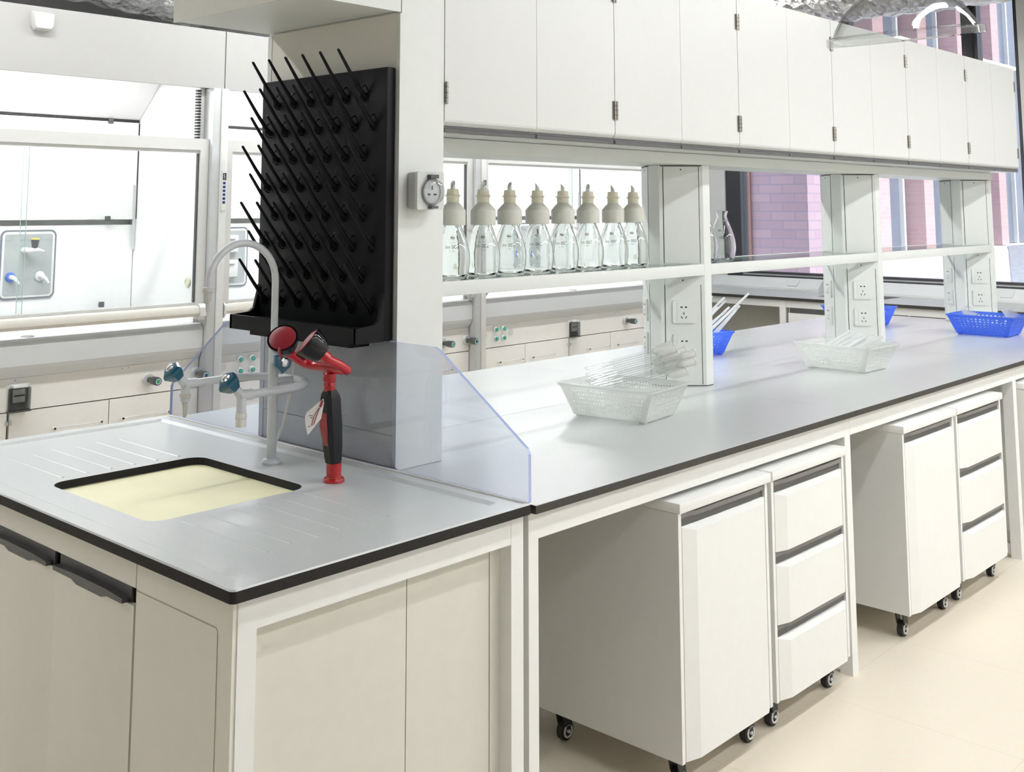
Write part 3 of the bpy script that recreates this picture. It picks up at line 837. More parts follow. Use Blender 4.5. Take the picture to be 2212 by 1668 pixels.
MB().tube([tp(a, b, .0012) for a, b in ((.008, .022), (.013, .034), (.017, .046), (.021, .060), (.027, .064), (.024, .050), (.019, .036), (.010, .022))], .0008, 6).tube([tp(.002, .004, .0014), tp(.007, .020, .0014)], .0028, 6).build('tag_print', M['redcap'], o)
tp2 = MB()
for a, b, w_ in ((.030, .040, .010), (.028, .045, .006), (.033, .066, .006)): tp2.obox(tp(a, b, .0004), tu, tv, tn, w_, .0016, .0004)
tp2.build('tag_print', M['print'], o)

# ------------------------------------------------------------------ bottles on the shelf
def bottle_profile():
    outer = [(.038, .0), (.046, .002), (.0505, .010), (.0530, .024), (.0558, .040), (.0565, .056), (.0550, .078), (.0490, .104), (.0405, .130), (.0328, .150), (.0260, .166), (.0220, .178), (.0215, .186), (.0235, .196), (.0270, .204), (.0275, .2055)]
    return outer
def bottle_mesh(parent, z0=1.3135):
    o = bottle_profile(); t = .0022
    inn = [(max(.0015, r-t*(1.6 if h < .01 else 1)), max(h, .006)) for r, h in o][::-1]
    inn = [p for p in inn if p[1] > .006]+[(.036, .0058), (.001, .0066)]
    prof = [(.001, .0025), (.030, .0022)]+o+[(.0265, .2058)]+inn
    m = MB().lathe(prof, (0, 0, z0), n=36)
    # side hose arm
    return m.build('glass_body', M['bottleglass'], parent)
def rad_at(h):
    o = bottle_profile()
    for (r0, h0), (r1, h1) in zip(o, o[1:]):
        if h0 <= h <= h1: return r0+(r1-r0)*(h-h0)/(h1-h0+1e-9)
    return .04
def wrap_print(parent, s, size, h, ang0, m, z0=1.3135):
    vs, fs = text_geo(s, size)
    mb = MB(); out = []
    for v in vs:
        hh = h+v.y; r_ = rad_at(hh)+.0006; a = ang0+v.x/r_
        out.append((r_*math.cos(a), r_*math.sin(a), z0+hh))
    mb.add(out, fs); return mb.build('printed_mark', m, parent, smooth=False)
def logo(parent, h, ang0, z0=1.3135):
    mb = MB()
    def P(x, y): 
        r_ = rad_at(h+y)+.0006; a = ang0+x/r_; return (r_*math.cos(a), r_*math.sin(a), z0+h+y)
    pts = [(.0085*math.cos(a*.1*math.pi), .0055*math.sin(a*.1*math.pi)) for a in range(3, 19)]
    mb.tube([P(*p) for p in pts], .0006, 5)
    mb.add([P(-.004, -.003), P(.002, .004), P(.008, .0)], [(0, 1, 2)], 1)
    mb.add([P(-.008, -.001), P(-.003, .003), P(-.001, -.002)], [(0, 1, 2)], 0)
    return mb.build('printed_mark', [M['print'], M['printred']], parent, smooth=False)
def make_bottle(capped, name, label, cat, group):
    t = thing(name, label, cat, (0, 0, 1.3135), group)
    g = bottle_mesh(t)
    MB().tube([(-.030, .022, 1.3135+.142), (-.046, .034, 1.3135+.147), (-.058, .043, 1.3135+.150)], [.0045, .005, .0055], 10).build('side_arm', M['tube'], g)
    PA = math.radians(47)
    wrap_print(g, '500 ml', .0165, .092, PA, M['print'])
    wrap_print(g, '±5%  1:1', .0055, .079, PA, M['print'])
    wrap_print(g, '* * *', .007, .105, PA, M['print'])
    logo(g, .122, PA)
    if capped:
        z = 1.3135
        sk = MB().lathe([(.0395, .163), (.0415, .164), (.0420, .205), (.0415, .210), (.030, .224), (.021, .233), (.0165, .243), (.0155, .252), (.0155, .256), (.012, .256), (.012, .240), (.030, .215), (.036, .205), (.0365, .163)], (0, 0, z), n=32)
        sk.build('collar_cap', M['capgrey'], t)
        cs = MB().lathe([(.0195, .236), (.0205, .240), (.0205, .252), (.0225, .255), (.027, .257), (.027, .2585), (.0215, .259), (.0205, .262), (.0185, .277), (.0175, .278), (.0095, .2785), (.009, .25)], (0, 0, z), n=28)
        cs.build('stopper', M['capcream'], t)
        sp = MB()
        n = 14; rr_ = .0075; vs = []
        for h, tilt in ((.270, 0), (.296, 1)):
            for j in range(n):
                a = 2*math.pi*j/n; vs.append((rr_*math.cos(a), rr_*math.sin(a), z+h+tilt*.010*math.cos(a)))
        for h, tilt in ((.296, 1), (.270, 0)):
            for j in range(n):
                a = 2*math.pi*j/n; vs.append((.0055*math.cos(a), .0055*math.sin(a), z+h+tilt*.008*math.cos(a)))
        sp.add(vs, [(i*n+j, i*n+(j+1) % n, (i+1)*n+(j+1) % n, (i+1)*n+j) for i in range(3) for j in range(n)])
        sp.build('spout', M['alulight'], t)
    return t
BX = [1.317, 1.458, 1.587, 1.730, 1.868, 2.012, 2.162, 2.290]
BR = [.4, 1.2, .2, 2.2, 2.0, .5, 2.4, 2.6]
ords = ['first capped glass bottle, half hidden by the service column', 'second capped glass bottle from the service column', 'third capped glass bottle from the service column', 'fourth capped glass bottle from the service column', 'fourth capped glass bottle from the rack pillar', 'third capped glass bottle from the rack pillar', 'second capped glass bottle from the rack pillar', 'capped glass bottle standing closest to the rack pillar']
proto = make_bottle(True, 'glass_bottle', ords[0], 'bottle', 'capped glass bottles on the rack shelf')
for i in range(8):
    b = proto if i == 0 else copy_tree(proto)
    b.location = (BX[i], .780, 1.3135); b['label'] = ords[i]
    for ch in b.children:
        if ch.name.startswith('spout'): ch.rotation_euler = (0, 0, BR[i])
f0 = make_bottle(False, 'glass_flask', 'open glass flask without a cap, fully visible right of first pillar', 'flask', 'open flasks on the rack shelf')
f0.location = (2.925, .780, 1.3135)
f1 = copy_tree(f0); f1.location = (2.815, .800, 1.3135); f1['label'] = 'open glass flask mostly hidden by first rack pillar'

# ------------------------------------------------------------------ baskets
def basket(name, label, mtl, nx, ny, rows, hole=.62, group=None, solid_rows=()):
    t = thing(name, label, 'basket', (0, 0, 0), group)
    bx, by, tx, ty, h, z0 = .100, .133, .128, .172, .098, .007
    m = MB()
    def wall(p00, p10, p01, p11, nu):
        p00, p10, p01, p11 = map(Vector, (p00, p10, p01, p11))
        def P(u, v): return (p00*(1-u)+p10*u)*(1-v)+(p01*(1-u)+p11*u)*v
        ve = [0]+[.10+.80*k/rows for k in range(rows+1)]+[1]
        ue = [0]+[.07+.86*k/nu for k in range(nu+1)]+[1]
        for b in range(len(ve)-1):
            for a in range(len(ue)-1):
                u0, u1, v0, v1 = ue[a], ue[a+1], ve[b], ve[b+1]
                q = [P(u0, v0), P(u1, v0), P(u1, v1), P(u0, v1)]
                if a in (0, len(ue)-2) or b in (0, len(ve)-2): m.add(q, [(0, 1, 2, 3)]); continue
                s = (1-hole)/2; du = (u1-u0)*s; dv = (v1-v0)*s
                q2 = [P(u0+du, v0+dv), P(u1-du, v0+dv), P(u1-du, v1-dv), P(u0+du, v1-dv)]
                m.add(q+q2, [(0, 1, 5, 4), (1, 2, 6, 5), (2, 3, 7, 6), (3, 0, 4, 7)])
    c = [(-1, -1), (1, -1), (1, 1), (-1, 1)]
    for i in range(4):
        a, b = c[i], c[(i+1) % 4]
        wall((a[0]*bx, a[1]*by, z0), (b[0]*bx, b[1]*by, z0), (a[0]*tx, a[1]*ty, z0+h), (b[0]*tx, b[1]*ty, z0+h), nx if i % 2 == 0 else ny)
    m.add([(-bx, -by, z0), (bx, -by, z0), (bx, by, z0), (-bx, by, z0)], [(0, 1, 2, 3)])
    o = m.build('basket_body', mtl, t, smooth=False)
    so = o.modifiers.new('solid', 'SOLIDIFY'); so.thickness = .0022; so.offset = 0
    rm = MB()
    pr = rr(-tx-.008, tx+.008, -ty-.008, ty+.008, .016); pi = rr(-tx+.001, tx-.001, -ty+.001, ty-.001, .010)
    n = len(pr)
    vs = [(p[0], p[1], z0+h+.002) for p in pr]+[(p[0], p[1], z0+h+.003) for p in pi]+[(p[0], p[1], z0+h-.004) for p in pr]
    rm.add(vs, [(i, (i+1) % n, (i+1) % n+n, i+n) for i in range(n)]+[(i, (i+1) % n, (i+1) % n+2*n, i+2*n) for i in range(n)])
    r_ = rm.build('rim', mtl, t)
    so = r_.modifiers.new('solid', 'SOLIDIFY'); so.thickness = .0022; so.offset = 0
    for sx in (-1, 1):
        for sy in (-1, 1):
            MB().box(sx*(bx-.014)-.010, sx*(bx-.014)+.010, sy*(by-.014)-.010, sy*(by-.014)+.010, 0, z0-.0012, bv=.002).build('foot', mtl, t)
    return t
def place(t, x, y, rz, label=None):
    t.location = (x, y, .8505); t.rotation_euler = (0, 0, math.radians(rz))
    if label: t['label'] = label
    return t
w1 = place(basket('basket', 'white perforated plastic basket of frosted adapters nearest the splash guard', M['basketw'], 18, 27, 6, .46, 'white baskets on the island'), 1.852, .510, 7)
w2 = place(copy_tree(w1), 3.385, .465, -2, 'white perforated plastic basket of glass tubes before the second pillar')
b1 = place(basket('basket', 'blue plastic basket of white rods, half hidden behind first pillar', M['basketb'], 10, 13, 6, .48, 'blue baskets on the island'), 3.355, 1.242, -16)
b2 = place(copy_tree(b1), 5.130, 1.215, 0, 'blue plastic basket with only its end showing behind second pillar')
b3 = place(copy_tree(b1), 5.120, .478, 1, 'blue plastic basket of clear fittings before the third pillar, at right')

random.seed(4)
# frosted-joint adapters in the first white basket
def adapter(i, p, d, L):
    d = Vector(d).normalized(); p = Vector(p)
    t = thing('glass_adapter', 'clear glass adapter with frosted wide end sticking out of near white basket', 'glassware', tuple(p), 'glass adapters in the near white basket')
    MB().cyl(p, p+d*L, .0048, n=10).build('stem', M['tube'], t)
    q = p+d*L
    MB().lathe([(.0048, 0), (.009, .008), (.0125, .014), (.0128, .020), (.0136, .060), (.0150, .062), (.0150, .067), (.0120, .067), (.0115, .016)], q, d, 18).build('frosted_joint', M['frost'], t)
    MB().lathe([(.0145, .0), (.0152, .002), (.0145, .004), (.0122, .004), (.0122, 0)], q+d*.063, d, 18, cap0=False, cap1=False).build('lip_ring', M['rod'], t)
ad = []
for row, (n_, z, out) in enumerate(((5, .924, .0), (5, .949, .008), (4, .974, .0), (3, .999, -.01))):
    for k in range(n_):
        u = (k-(n_-1)/2)
        # rows fan along the basket; all lean the same way over its right-hand rim
        sx = 1.775+.019*u+out; sy = .592+.027*u
        dx, dy, dz = .86+random.uniform(-.012, .012), -.46+random.uniform(-.012, .012), .19
        ad.append(((sx, sy, z), (dx, dy, dz), .285+random.uniform(-.045, .03)))
for i, (p, d, L) in enumerate(ad): adapter(i, p, d, L)
def rods(cx, cy, n, label, group, name, L0, L1, rad, dirv, sp, z0, ring=False, m='rod'):
    for i in range(n):
        u = (i-(n-1)/2)
        p = Vector((cx+sp[0]*u+random.uniform(-.012, .012), cy+sp[1]*u+random.uniform(-.012, .012), z0+random.uniform(0, .018)))
        d = Vector((dirv[0]+random.uniform(-.12, .12), dirv[1]+random.uniform(-.12, .12), dirv[2]+random.uniform(-.10, .10))).normalized()
        L = random.uniform(L0, L1)
        mb = MB().tube([p, p+d*L, p+d*(L+.001)], [rad, rad, rad*.6], 10)
        o = mb.build(name, M[m], None); tag(o, label, 'glass tube', group)
rods(3.365, .515, 13, 'clear glass tube lying in the white basket before second pillar', 'glass tubes in the second white basket', 'glass_tube', .13, .18, .0062, (.62, -.62, .45), (.010, .013), .905)
rods(3.33, .455, 8, 'clear glass tube lying in the white basket before second pillar', 'glass tubes in the second white basket', 'glass_tube', .10, .15, .0058, (.66, -.5, .35), (.012, .020), .918)
rods(3.330, 1.230, 12, 'slim white rod leaning out of the blue basket behind first pillar', 'white rods in the half-hidden blue basket', 'stirring_rod', .27, .38, .0055, (.72, -.20, .50), (.006, .020), .885)
# clear fittings in the right blue basket
for i, (x, y, s, lab) in enumerate(((5.10, .575, 1.0, 'clear plastic fitting sticking up at left end of right blue basket'), (5.215, .395, 1.15, 'clear funnel-shaped fitting at right corner of right blue basket'))):
    t = thing('clear_fitting', lab, 'glassware', (x, y, .93))
    MB().lathe([(.012*s, -.055), (.012*s, -.01), (.040*s, .022), (.043*s, .030), (.041*s, .030), (.010*s, -.008)], (x, y, .94), (.25, -.2, 1), 20).build('funnel', M['frost'], t)
    MB().tube([(x-.03, y+.02, .965), (x+.01, y, 1.0-.02*i), (x+.05, y-.02, .96)], .006, 8).build('arm', M['tube'], t)
random.seed(9)
for i in range(7):
    p = Vector((5.08+.03*random.random(), .40+.03*i, .905+.01*random.random()))
    o = MB().cyl(p, p+Vector((.09, -.02+.04*random.random(), .03*random.random())), .007, n=10).build('glass_tube', M['rod'], None)
    tag(o, 'pale glass tube lying low inside right blue basket', 'glass tube', 'pale tubes in the right blue basket')
for i in range(5):
    p = Vector((5.06+.03*random.random(), 1.12+.04*i, .925))
    o = MB().cyl(p, p+Vector((.12, -.03+.04*random.random(), .045)), .007, n=10).build('glass_tube', M['rod'], None)
    tag(o, 'pale glass tube in the blue basket behind second pillar', 'glass tube', 'pale tubes in the blue basket behind second pillar')

# ------------------------------------------------------------------ fume hoods
YF = 3.10
def hood(i, x0):
    lab = ['fume hood at left whose header bears the white sensor', 'fume hood behind the drying rack and faucet', 'fume hood behind the capped glass bottles'][i]
    t = thing('fume_hood', 'white '+lab, 'fume hood', (x0+.95, 3.55, 0), 'fume hoods along the wall')
    W = 1.8985
    hw = M['hoodwhite']
    B('header_panel', M['hoodpanel'], t, x0+.002, x0+W-.002, YF, YF+.03, 2.132, 2.432)
    top = MB().box(x0+.002, x0+W-.002, YF+.031, 3.95, 2.30, 2.43); top.build('top_box', M['hoodwhite'], t)
    # side liners, back liner, sloped top
    B('side_wall', hw, t, x0+.004, x0+.030, YF+.035, 3.95, .05, 2.298)
    B('side_wall', hw, t, x0+W-.118, x0+W-.092, YF+.035, 3.95, .05, 2.298)
    B('back_wall', hw, t, x0+.031, x0+W-.119, 3.80, 3.82, .70, 2.298)
    MB().box(x0+.036, x0+W-.123, 3.728, 3.745, 1.468, 1.985).build('upper_baffle', hw, t)
    MB().box(x0+.036, x0+W-.123, 3.745, 3.76, .985, 1.440).build('lower_baffle', hw, t)
    MB().prism([(3.728, 2.000), (3.742, 2.000), (3.53, 2.192), (3.516, 2.186)], 'x', x0+.033, x0+W-.121).build('sloped_baffle', hw, t)
    MB().box(x0+.031, x0+W-.119, YF+.034, 3.53, 2.198, 2.215).build('liner_top', hw, t)
    MB().box(x0+.036, x0+W-.123, 3.722, 3.74, 1.9875, 1.997).box(x0+W-.1200, x0+W-.1185, 3.722, 3.74, 1.47, 1.98).build('baffle_slot', M['darkgap'], t)
    MB().box(x0+W-.140, x0+W-.1235, 3.7245, 3.7275, 1.31, 1.65).build('baffle_notch_strip', M['alum'], t)  # grey strip added for the notch cut at the baffle's right edge
    ck = MB()
    for x, z in ((x0+.70, 1.988), (x0+1.61, 1.988), (x0+1.615, 1.472), (x0+1.60, 1.03)): ck.box(x-.014, x+.014, 3.715, 3.728, z-.014, z+.014, bv=.003)
    ck.build('baffle_clip', M['darkgrey'], t)
    # worktop with bullnose lip
    pr = [(3.112, .797), (3.085, .833), (3.080, .850), (3.080, .935), (3.088, .952), (3.102, .962), (3.125, .966), (3.17, .966), (3.19, .955), (3.74, .955), (3.74, .915), (3.16, .915), (3.16, .797)]
    MB().prism(pr, 'x', x0+.002, x0+W-.094).build('hood_worktop', M['lipgrey'], t, ang=14)
    MB().lathe([(.028, 0), (.030, .003), (.024, .004), (.023, 0)], (x0+.96, 3.145, .9662), n=24, mi=0).build('cable_grommet', M['socket'], t)
    # posts
    MB().box(x0+W-.091, x0+W-.045, YF-.045, YF+.06, 0, 2.131, bv=.004).build('post', M['alum'], t)
    MB().box(x0+W-.044, x0+W-.0005, YF-.050, YF+.06, 0, 2.131, bv=.006).build('post', M['alulight'], t)
    # sash
    zs0 = 1.056
    sash = MB().box(x0+.004, x0+W-.093, YF-.02, YF+.012, 1.815, 1.872)
    sash.box(x0+.004, x0+.045, YF-.02, YF+.012, zs0, 1.815); sash.box(x0+W-.140, x0+W-.093, YF-.02, YF+.012, zs0, 1.815)
    sash.box(x0+.045, x0+W-.14, YF-.012, YF+.008, 1.800, 1.815); sash.box(x0+.045, x0+W-.14, YF-.012, YF+.008, zs0, zs0+.012)
    s = sash.build('sash_frame', M['alulight'], t)
    MB().box(x0+W-.1475, x0+W-.1405, YF-.010, YF+.006, zs0+.013, 1.799).build('sash_gap_strip', M['darkgrey'], s)  # dark strip drawn for the gap beside the right stile
    gl = MB()
    gl.box(x0+.046, x0+.905, YF-.006, YF-.001, zs0+.013, 1.799, mi=0); gl.box(x0+.885, x0+W-.148, YF+.001, YF+.006, zs0+.013, 1.799, mi=0)
    gl.build('sash_glass', M['sashglass'], s, smooth=False)
    ge = MB().box(x0+.9052, x0+.9070, YF-.006, YF-.001, zs0+.013, 1.799).box(x0+.8835, x0+.8848, YF+.001, YF+.006, zs0+.013, 1.799)
    ge.build('glass_edge', M['glassedge'], s)
    hp_ = [(3.085, 1.000), (3.060, 1.004), (3.050, 1.018), (3.050, 1.034), (3.058, 1.049), (3.085, 1.055), (3.112, 1.055), (3.112, 1.000)]
    MB().prism(hp_, 'x', x0+.012, x0+W-.135).build('sash_handle', mat('sash_handle_cream', (.70, .675, .62), .4, var=.02) if 'sash_handle_cream' not in bpy.data.materials else bpy.data.materials['sash_handle_cream'], s)
    for xa, xb in ((x0+W-.134, x0+W-.100), (x0+.003, x0+.0115)):
        MB().prism([(3.112, .99), (3.06, .985), (3.045, 1.005), (3.045, 1.045), (3.06, 1.062), (3.112, 1.062)], 'x', xa, xb).build('handle_end', M['alulight'], s)
    # cable chain above the sash
    ch = MB()
    for k in range(17): ch.box(x0+W-.140, x0+W-.121, YF+.02, YF+.045, 1.876+.0148*k, 1.885+.0148*k)
    ch.build('cable_chain', M['black2'], t)
    # keypad on the post
    kx = x0+W-.022
    kp = MB().rrect((kx, YF-.0505, 1.617), (1, 0, 0), (0, 0, 1), .026, .200, .003, (0, -1, 0), .006).build('keypad', M['socket'], t)
    MB().obox((kx+.001, YF-.0567, 1.686), (1, 0, 0), (0, 0, 1), (0, -1, 0), .020, .034, .001).build('display', M['screen'], kp)
    tv_, tf_ = text_geo('OFF', .016)
    MB().add([(kx+.001-v.y*.9, YF-.0580, 1.686+v.x) for v in tv_], tf_).build('display_text', M['socket'], kp, smooth=False)
    for k in range(6):
        MB().obox((kx, YF-.0567, 1.653-.0193*k), (1, 0, 0), (0, 0, 1), (0, -1, 0), .0150, .0125, .0012).build('button', M['navy'], kp)
    MB().obox((kx, YF-.0567, 1.537), (1, 0, 0), (0, 0, 1), (0, -1, 0), .0150, .0125, .0012).build('button', M['pale'], kp)
    # control panel
    B('control_panel', M['hoodwarm'], t, x0+.020, x0+W-.094, YF+.012, YF+.03, .657, .796)
    ds = MB()
    for x in (x0+.30, x0+.33, x0+1.40, x0+1.43, x0+.90): ds.cyl((x, YF+.0115, .786), (x, YF+.0112, .786), .0025, n=8)
    ds.build('panel_screw', M['darkgrey'], t)
    bx = x0+.912
    br = MB().rrect((bx, YF+.0118, .716), (1, 0, 0), (0, 0, 1), .100, .112, .006, (0, -1, 0), .012).build('breaker_box', M['greyplastic2'], t)
    MB().box(bx-.025, bx+.025, YF-.013, YF-.0004, .695, .752, bv=.002).build('breaker', M['socket'], br)
    MB().box(bx-.026, bx+.022, YF-.0145, YF-.0135, .722, .727).build('breaker_toggle', M['black2'], br)
    cv = MB().box(bx-.046, bx+.046, YF-.026, YF-.0005, .664, .758, bv=.004); cv.build('breaker_cover', M['smoke'], br)
    MB().box(bx-.048, bx+.048, YF-.027, YF-.0003, .656, .6635).build('cover_hinge', M['darkgrey'], br)
    MB().box(bx-.030, bx+.030, YF-.024, YF-.0003, .7585, .768).build('cover_clip', M['socket'], br)
    for gx, ringc, cc in {0: [(x0+1.533, 'navy', 'green'), (x0+1.79, 'teal', 'navy')], 1: [(x0+1.576, 'navy', 'green'), (x0+1.777, 'green', 'navy')], 2: [(x0+1.520, 'navy', 'teal')]}[i]:
        g = MB().lathe([(.030, 0), (.030, .010), (.027, .014), (.012, .015)], (gx, YF+.0118, .722), (0, -1, 0), 24).build('gas_valve', M['greyplastic'], t)
        MB().lathe([(.013, .014), (.013, .045), (.018, .047), (.019, .052), (.0195, .090), (.018, .094)], (gx, YF+.0118, .722), (0, -1, 0), 20).build('valve_knob', M['darkgrey'], g)
        MB().lathe([(.0175, .0942), (.0180, .0955)], (gx, YF+.0118, .722), (0, -1, 0), 20).build('knob_ring', M[ringc], g)
        MB().lathe([(.0135, .0956), (.0135, .0958)], (gx, YF+.0118, .722), (0, -1, 0), 20).build('knob_disc', M['socket'], g)
        MB().lathe([(.010, .0957), (.010, .0966)], (gx, YF+.0118, .722), (0, -1, 0), 20).build('knob_dot', M[cc], g)
    for bxx in (x0+.141, x0+.213):
        for bz in (.766, .709):
            g = MB().lathe([(.017, 0), (.017, .010), (.0135, .014)], (bxx, YF+.0118, bz), (0, -1, 0), 20).build('outlet_port', M['socket'], t)
            MB().lathe([(.0115, .0142), (.0115, .022), (.009, .023)], (bxx, YF+.0118, bz), (0, -1, 0), 18).build('port_cap', M['teal'], g)
    for bxx in (x0+.043, x0+.289):
        MB().lathe([(.022, 0), (.022, .0015)], (bxx, YF+.0118, .738), (0, -1, 0), 24).build('blank_cover', M['greyplastic2'], t)
    # base
    B('base_carcass', M['darkgap'], t, x0+.031, x0+W-.119, YF+.036, 3.79, .06, .654)
    for k, (a, b) in enumerate(((.022, .426), (.431, .872), (.884, 1.339), (1.344, 1.804))):
        d = MB().box(x0+a, x0+b, YF+.012, YF+.033, .075, .652).build('door', M['hoodwarm'], t)
        hx0, hx1 = [(.165, .385), (.485, .705), (1.075, 1.30), (1.40, 1.64)][k]
        MB().box(x0+hx0, x0+hx1, YF-.014, YF-.008, .558, .566).box(x0+hx0, x0+hx0+.008, YF-.014, YF+.0118, .558, .566).box(x0+hx1-.008, x0+hx1, YF-.014, YF+.0118, .558, .566).build('handle', M['white'], d)
    MB().box(x0+.864, x0+.876, YF+.004, YF+.0115, .60, .618).box(x0+.880, x0+.892, YF+.004, YF+.0115, .60, .618).build('door_hinge', M['alum'], t)
    # service recesses in the lower baffle
    def recess(xa, xb, kind):
        c = ((xa+xb)/2, 3.7445, 1.249)
        r_ = MB().rrect(c, (1, 0, 0), (0, 0, 1), xb-xa, .340, .030, (0, -1, 0), .004).build('service_recess', mat('recess_gasket', (.16, .17, .20), .5, var=.03) if 'recess_gasket' not in bpy.data.materials else bpy.data.materials['recess_gasket'], t)
        MB().rrect((c[0], 3.7404, c[2]), (1, 0, 0), (0, 0, 1), xb-xa-.018, .322, .024, (0, -1, 0), .002).build('recess_trim', M['greyplastic2'], r_)
        MB().rrect((c[0], 3.7383, c[2]), (1, 0, 0), (0, 0, 1), xb-xa-.042, .298, .012, (0, -1, 0), .0015).build('recess_plate', M['recess'], r_)
        yb = 3.7367
        if kind == 'tap':
            tx_ = c[0]+.005
            MB().tube([(tx_-.03, yb, 1.318), (tx_-.02, yb-.05, 1.318), (tx_+.01, yb-.06, 1.322), (tx_+.045, yb-.062, 1.314)], [.016, .015, .012, .004], 12).build('tap', M['socket'], r_)
            MB().cyl((tx_+.0, yb-.055, 1.333), (tx_+.0, yb-.055, 1.372), .014, .020, n=16).build('tap_knob', M['darkgrey'], r_)
            MB().cyl((tx_+.0, yb-.055, 1.3725), (tx_+.0, yb-.055, 1.379), .020, n=16).build('tap_cap', M['yellowcap'], r_)
            for dx, mm in ((-.088, 'bluecap'), (.060, 'greyplastic2')):
                MB().lathe([(.024, 0), (.024, .008), (.016, .012)], (c[0]+dx, yb, 1.190), (0, -1, 0), 18).build('outlet_collar', M[mm], r_)
                MB().tube([(c[0]+dx, yb-.010, 1.190), (c[0]+dx, yb-.035, 1.190), (c[0]+dx+.008, yb-.050, 1.180), (c[0]+dx+.022, yb-.060, 1.158)], [.011, .011, .009, .004], 12).build('outlet_nozzle', M['socket'], r_)
        else:
            for z in (1.185, 1.325):
                sb = MB().box(c[0]-.055, c[0]+.055, yb-.030, yb-.0003, z-.048, z+.048, bv=.004).build('socket_box', M['greyplastic2'], r_)
                MB().box(c[0]-.035, c[0]+.035, yb-.040, yb-.0305, z+.028, z+.046).build('socket_lid', M['socket'], sb)
            MB().lathe([(.030, 0), (.032, .006), (.026, .012), (.012, .013), (.010, .009)], (c[0]-.045, yb-.0302, 1.135), (0, -1, 0), 22).build('round_port', M['capcream'], r_)
    recess(x0+1.07, x0+1.352, 'tap')
    recess(x0+.322, x0+.603, 'socket')
    MB().lathe([(.024, 0), (.026, .004), (.022, .010), (.012, .011), (.010, .008)], (x0+W-.1182, 3.19, 1.162), (-1, 0, 0), 22).build('side_port_cap', M['capcream'], t)
    # lamp in the liner top
    MB().box(x0+.25, x0+1.55, 3.25, 3.38, 2.1895, 2.1975).build('hood_lamp', M['hoodlamp'], t)
    return t
for i, x0 in enumerate((.0665, 1.967, 3.8675)): hood(i, x0)
# sensor on header
sn = thing('motion_sensor', 'small white motion sensor stuck on the left fume hood header', 'sensor', (.995, 3.07, 2.32))
sm = MB()
vs = []
for (w0, w1, d0) in ((.050, .036, 0), (.050, .036, -.022), (.043, .030, -.038)):
    vs += [(.995-w0, YF-.0005+d0, 2.408+d0*.3), (.995+w0, YF-.0005+d0, 2.408+d0*.3), (.995+w0*.96, YF-.0005+d0, 2.345), (.995+w1, YF-.0005+d0, 2.322-d0*.2), (.995-w1, YF-.0005+d0, 2.322-d0*.2), (.995-w0*.96, YF-.0005+d0, 2.345)]
fs = [tuple(range(6)), tuple(range(12, 18))]
for a in (0, 6): fs += [(a+j, a+(j+1) % 6, a+(j+1) % 6+6, a+j+6) for j in range(6)]
sm.add(vs, fs).build('sensor_body', M['socket'], sn)
MB().box(.972, 1.018, YF-.0405, YF-.039, 2.345, 2.385, bv=.0005).build('sensor_lens', M['hoodwhite'], sn)

# ------------------------------------------------------------------ window counter
wc = thing('window_bench', 'long white bench with black-edged top beneath the window', 'bench', (7.02, 1.6, 0))
cy0, cy1 = -2.2, 3.96
ct = MB().box(6.62, 7.44, cy0, cy1, .826, .8485, mi=1).box(6.6204, 7.44, cy0, cy1, .8485, .850, mi=0)
ct.build('bench_top', [M['worktop_b'], M['blackedge']], wc)
B('apron', M['white'], wc, 6.645, 6.665, cy0, cy1, .772, .825)
for y0, y1 in ((2.515, 2.565), (1.02, 1.07), (-.45, -.40)): B('leg', M['white'], wc, 6.640, 6.69, y0, y1, 0, .8255)
B('knee_panel', M['shade_beige'], wc, 7.10, 7.12, 2.57, cy1, .05, .825)
B('side_panel', M['shade_beige'], wc, 6.70, 7.10, 2.53, 2.55, .05, .825)
for y0, y1 in ((2.03, 2.495), (1.56, 2.025), (1.09, 1.555), (.54, 1.0), (.07, .535)):
    B('drawer', M['white'], wc, 6.646, 6.663, y0, y1, .50, .732)
    B('grip', M['darkgrey'], wc, 6.650, 6.663, y0+.01, y1-.01, .734, .771)
    B('door', M['white'], wc, 6.646, 6.663, y0, y1, .10, .496)
B('carcass', M['cream'], wc, 6.664, 7.40, -.4, 2.50, .08, .771)
sb = MB().box(6.88, 7.22, 1.86, 2.36, .8502, .8512); sb.build('sink_opening', M['blackedge'], wc)
for (y0, y1, lab) in ((2.56, 3.90, 'white sloped socket trunking on the window bench, left of second pillar'), (-.6, 2.10, 'white sloped socket trunking on the window bench, right of second pillar')):
    t = thing('socket_trunking', lab, 'trunking', (7.35, (y0+y1)/2, .8505), 'trunking along the window')
    MB().prism([(7.27, .8505), (7.27, .868), (7.275, .874), (7.37, .942), (7.44, .942), (7.44, .8505)], 'y', y0, y1).build('trunking_body', M['socket'], t)
    uu = Vector((0, 1, 0)); vv = Vector((.095, 0, .068)).normalized(); nn = Vector((-.068, 0, .095)).normalized()
    for yc in ((2.80, 3.6) if y0 > 2 else (1.1, .2)):
        MB().rrect(Vector((7.3225, yc, .908))+nn*.0003, uu, vv, .086, .086, .004, nn, .008).build('power_socket', M['socket'], t)

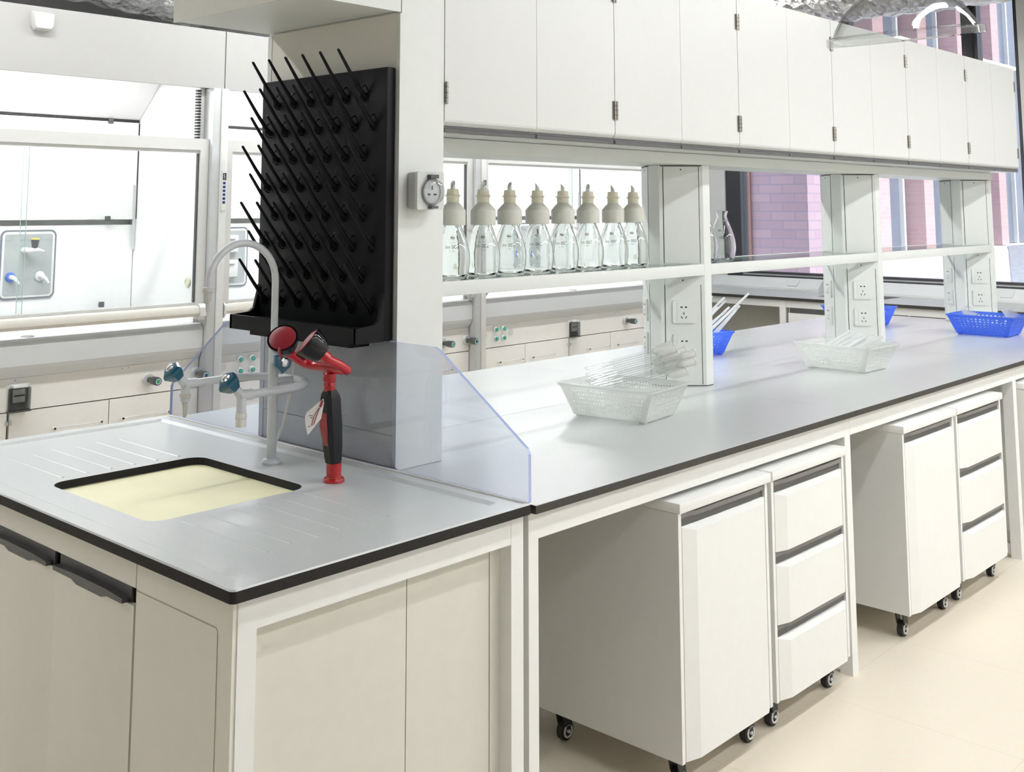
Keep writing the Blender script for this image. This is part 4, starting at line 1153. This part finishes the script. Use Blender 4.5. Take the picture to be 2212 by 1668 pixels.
# ------------------------------------------------------------------ extraction dome
dc = Vector((-1.1699, -1.7304, 1.5336))+Vector((.9787, .4039, .1513))*3.0
ed = thing('extraction_dome', 'clear acrylic extraction dome hanging above the front aisle', 'extraction hood', tuple(dc))
dax = Vector((.055, -.06, 1.0)); 
dax = (Vector((0, 0, 1))-r2*.10+Vector((fwd.x, fwd.y, 0))*-.10).normalized()
MB().lathe([(.203, .0), (.205, .004), (.205, .022), (.190, .026), (.178, .048), (.155, .085), (.120, .116), (.080, .136), (.050, .143), (.047, .140), (.078, .132), (.117, .112), (.151, .083), (.174, .046), (.186, .022), (.198, .019), (.199, .0)], dc, dax, 56).build('dome', M['dome'], ed)
MB().lathe([(.052, .138), (.056, .146), (.054, .160), (.045, .166), (.045, .19)], dc, dax, 28).build('neck_ring', M['greyplastic'], ed)
MB().tube([dc+dax*.18, dc+dax*.35, Vector((dc.x, dc.y, 3.0)), Vector((dc.x, dc.y, 3.449))], .042, 20).build('extraction_arm', M['greyplastic2'], ed)

# ------------------------------------------------------------------ foil ducts, lamps
def duct(name, pts, r, label):
    P = [Vector(p) for p in pts]; path = []
    for a, b in zip(P, P[1:]):
        k = max(2, int((b-a).length/.05))
        path += [a.lerp(b, j/k) for j in range(k)]
    path.append(P[-1])
    rs = [r*(1+.035*math.sin(j*2.1)+.02*math.sin(j*5.3)) for j in range(len(path))]
    o = MB().tube(path, rs, 28).build(name, M['duct'], None); tag(o, label, 'duct', 'foil ducts under the ceiling'); return o
duct('foil_duct', [(6.35, 3.9, 3.16), (6.35, 1.0, 3.14), (6.2, -.6, 3.16)], .26, 'crinkled silver foil duct under the ceiling above the window end')
duct('foil_duct', [(.4, 3.60, 2.94), (1.0, 3.45, 2.82), (1.9, 3.4, 2.735), (3.2, 3.5, 2.90)], .24, 'dark crinkled foil duct on top of the left fume hood')
def lamp(x0, x1, y, label):
    t = thing('ceiling_light', label, 'light', ((x0+x1)/2, y, LAMP_Z), 'linear ceiling lights')
    B('housing', M['white'], t, x0, x1, y-.075, y+.075, LAMP_Z+.001, LAMP_Z+.05)
    B('diffuser', M['lamp'], t, x0+.01, x1-.01, y-.065, y+.065, LAMP_Z-.012, LAMP_Z)
    for x in (x0+.2, x1-.2): MB().cyl((x, y, LAMP_Z+.05), (x, y, 3.449), .004, n=8).build('suspension_rod', M['alum'], t)
for k, (y, xs) in enumerate(((-1.15, (.9, 2.9, 4.9)), (2.30, (-2.4, -.4, 1.6, 3.6, 5.3)), (-2.75, (-.2, 1.9, 3.8, 5.6)))):  # right-hand row and first hood-aisle light are unseen fills added for brightness
    for j, x in enumerate(xs):
        where = ('front aisle', 'hood aisle', 'right-hand wall side, added unseen as fill')[k]
        pos = ['farthest from the window', 'second from the near wall', 'third from the near wall', 'second from the window', 'nearest the window'][j if j < len(xs)-1 else 4]
        lamp(x, x+1.5, y, 'white linear ceiling light over the %s, %s' % (where, pos))
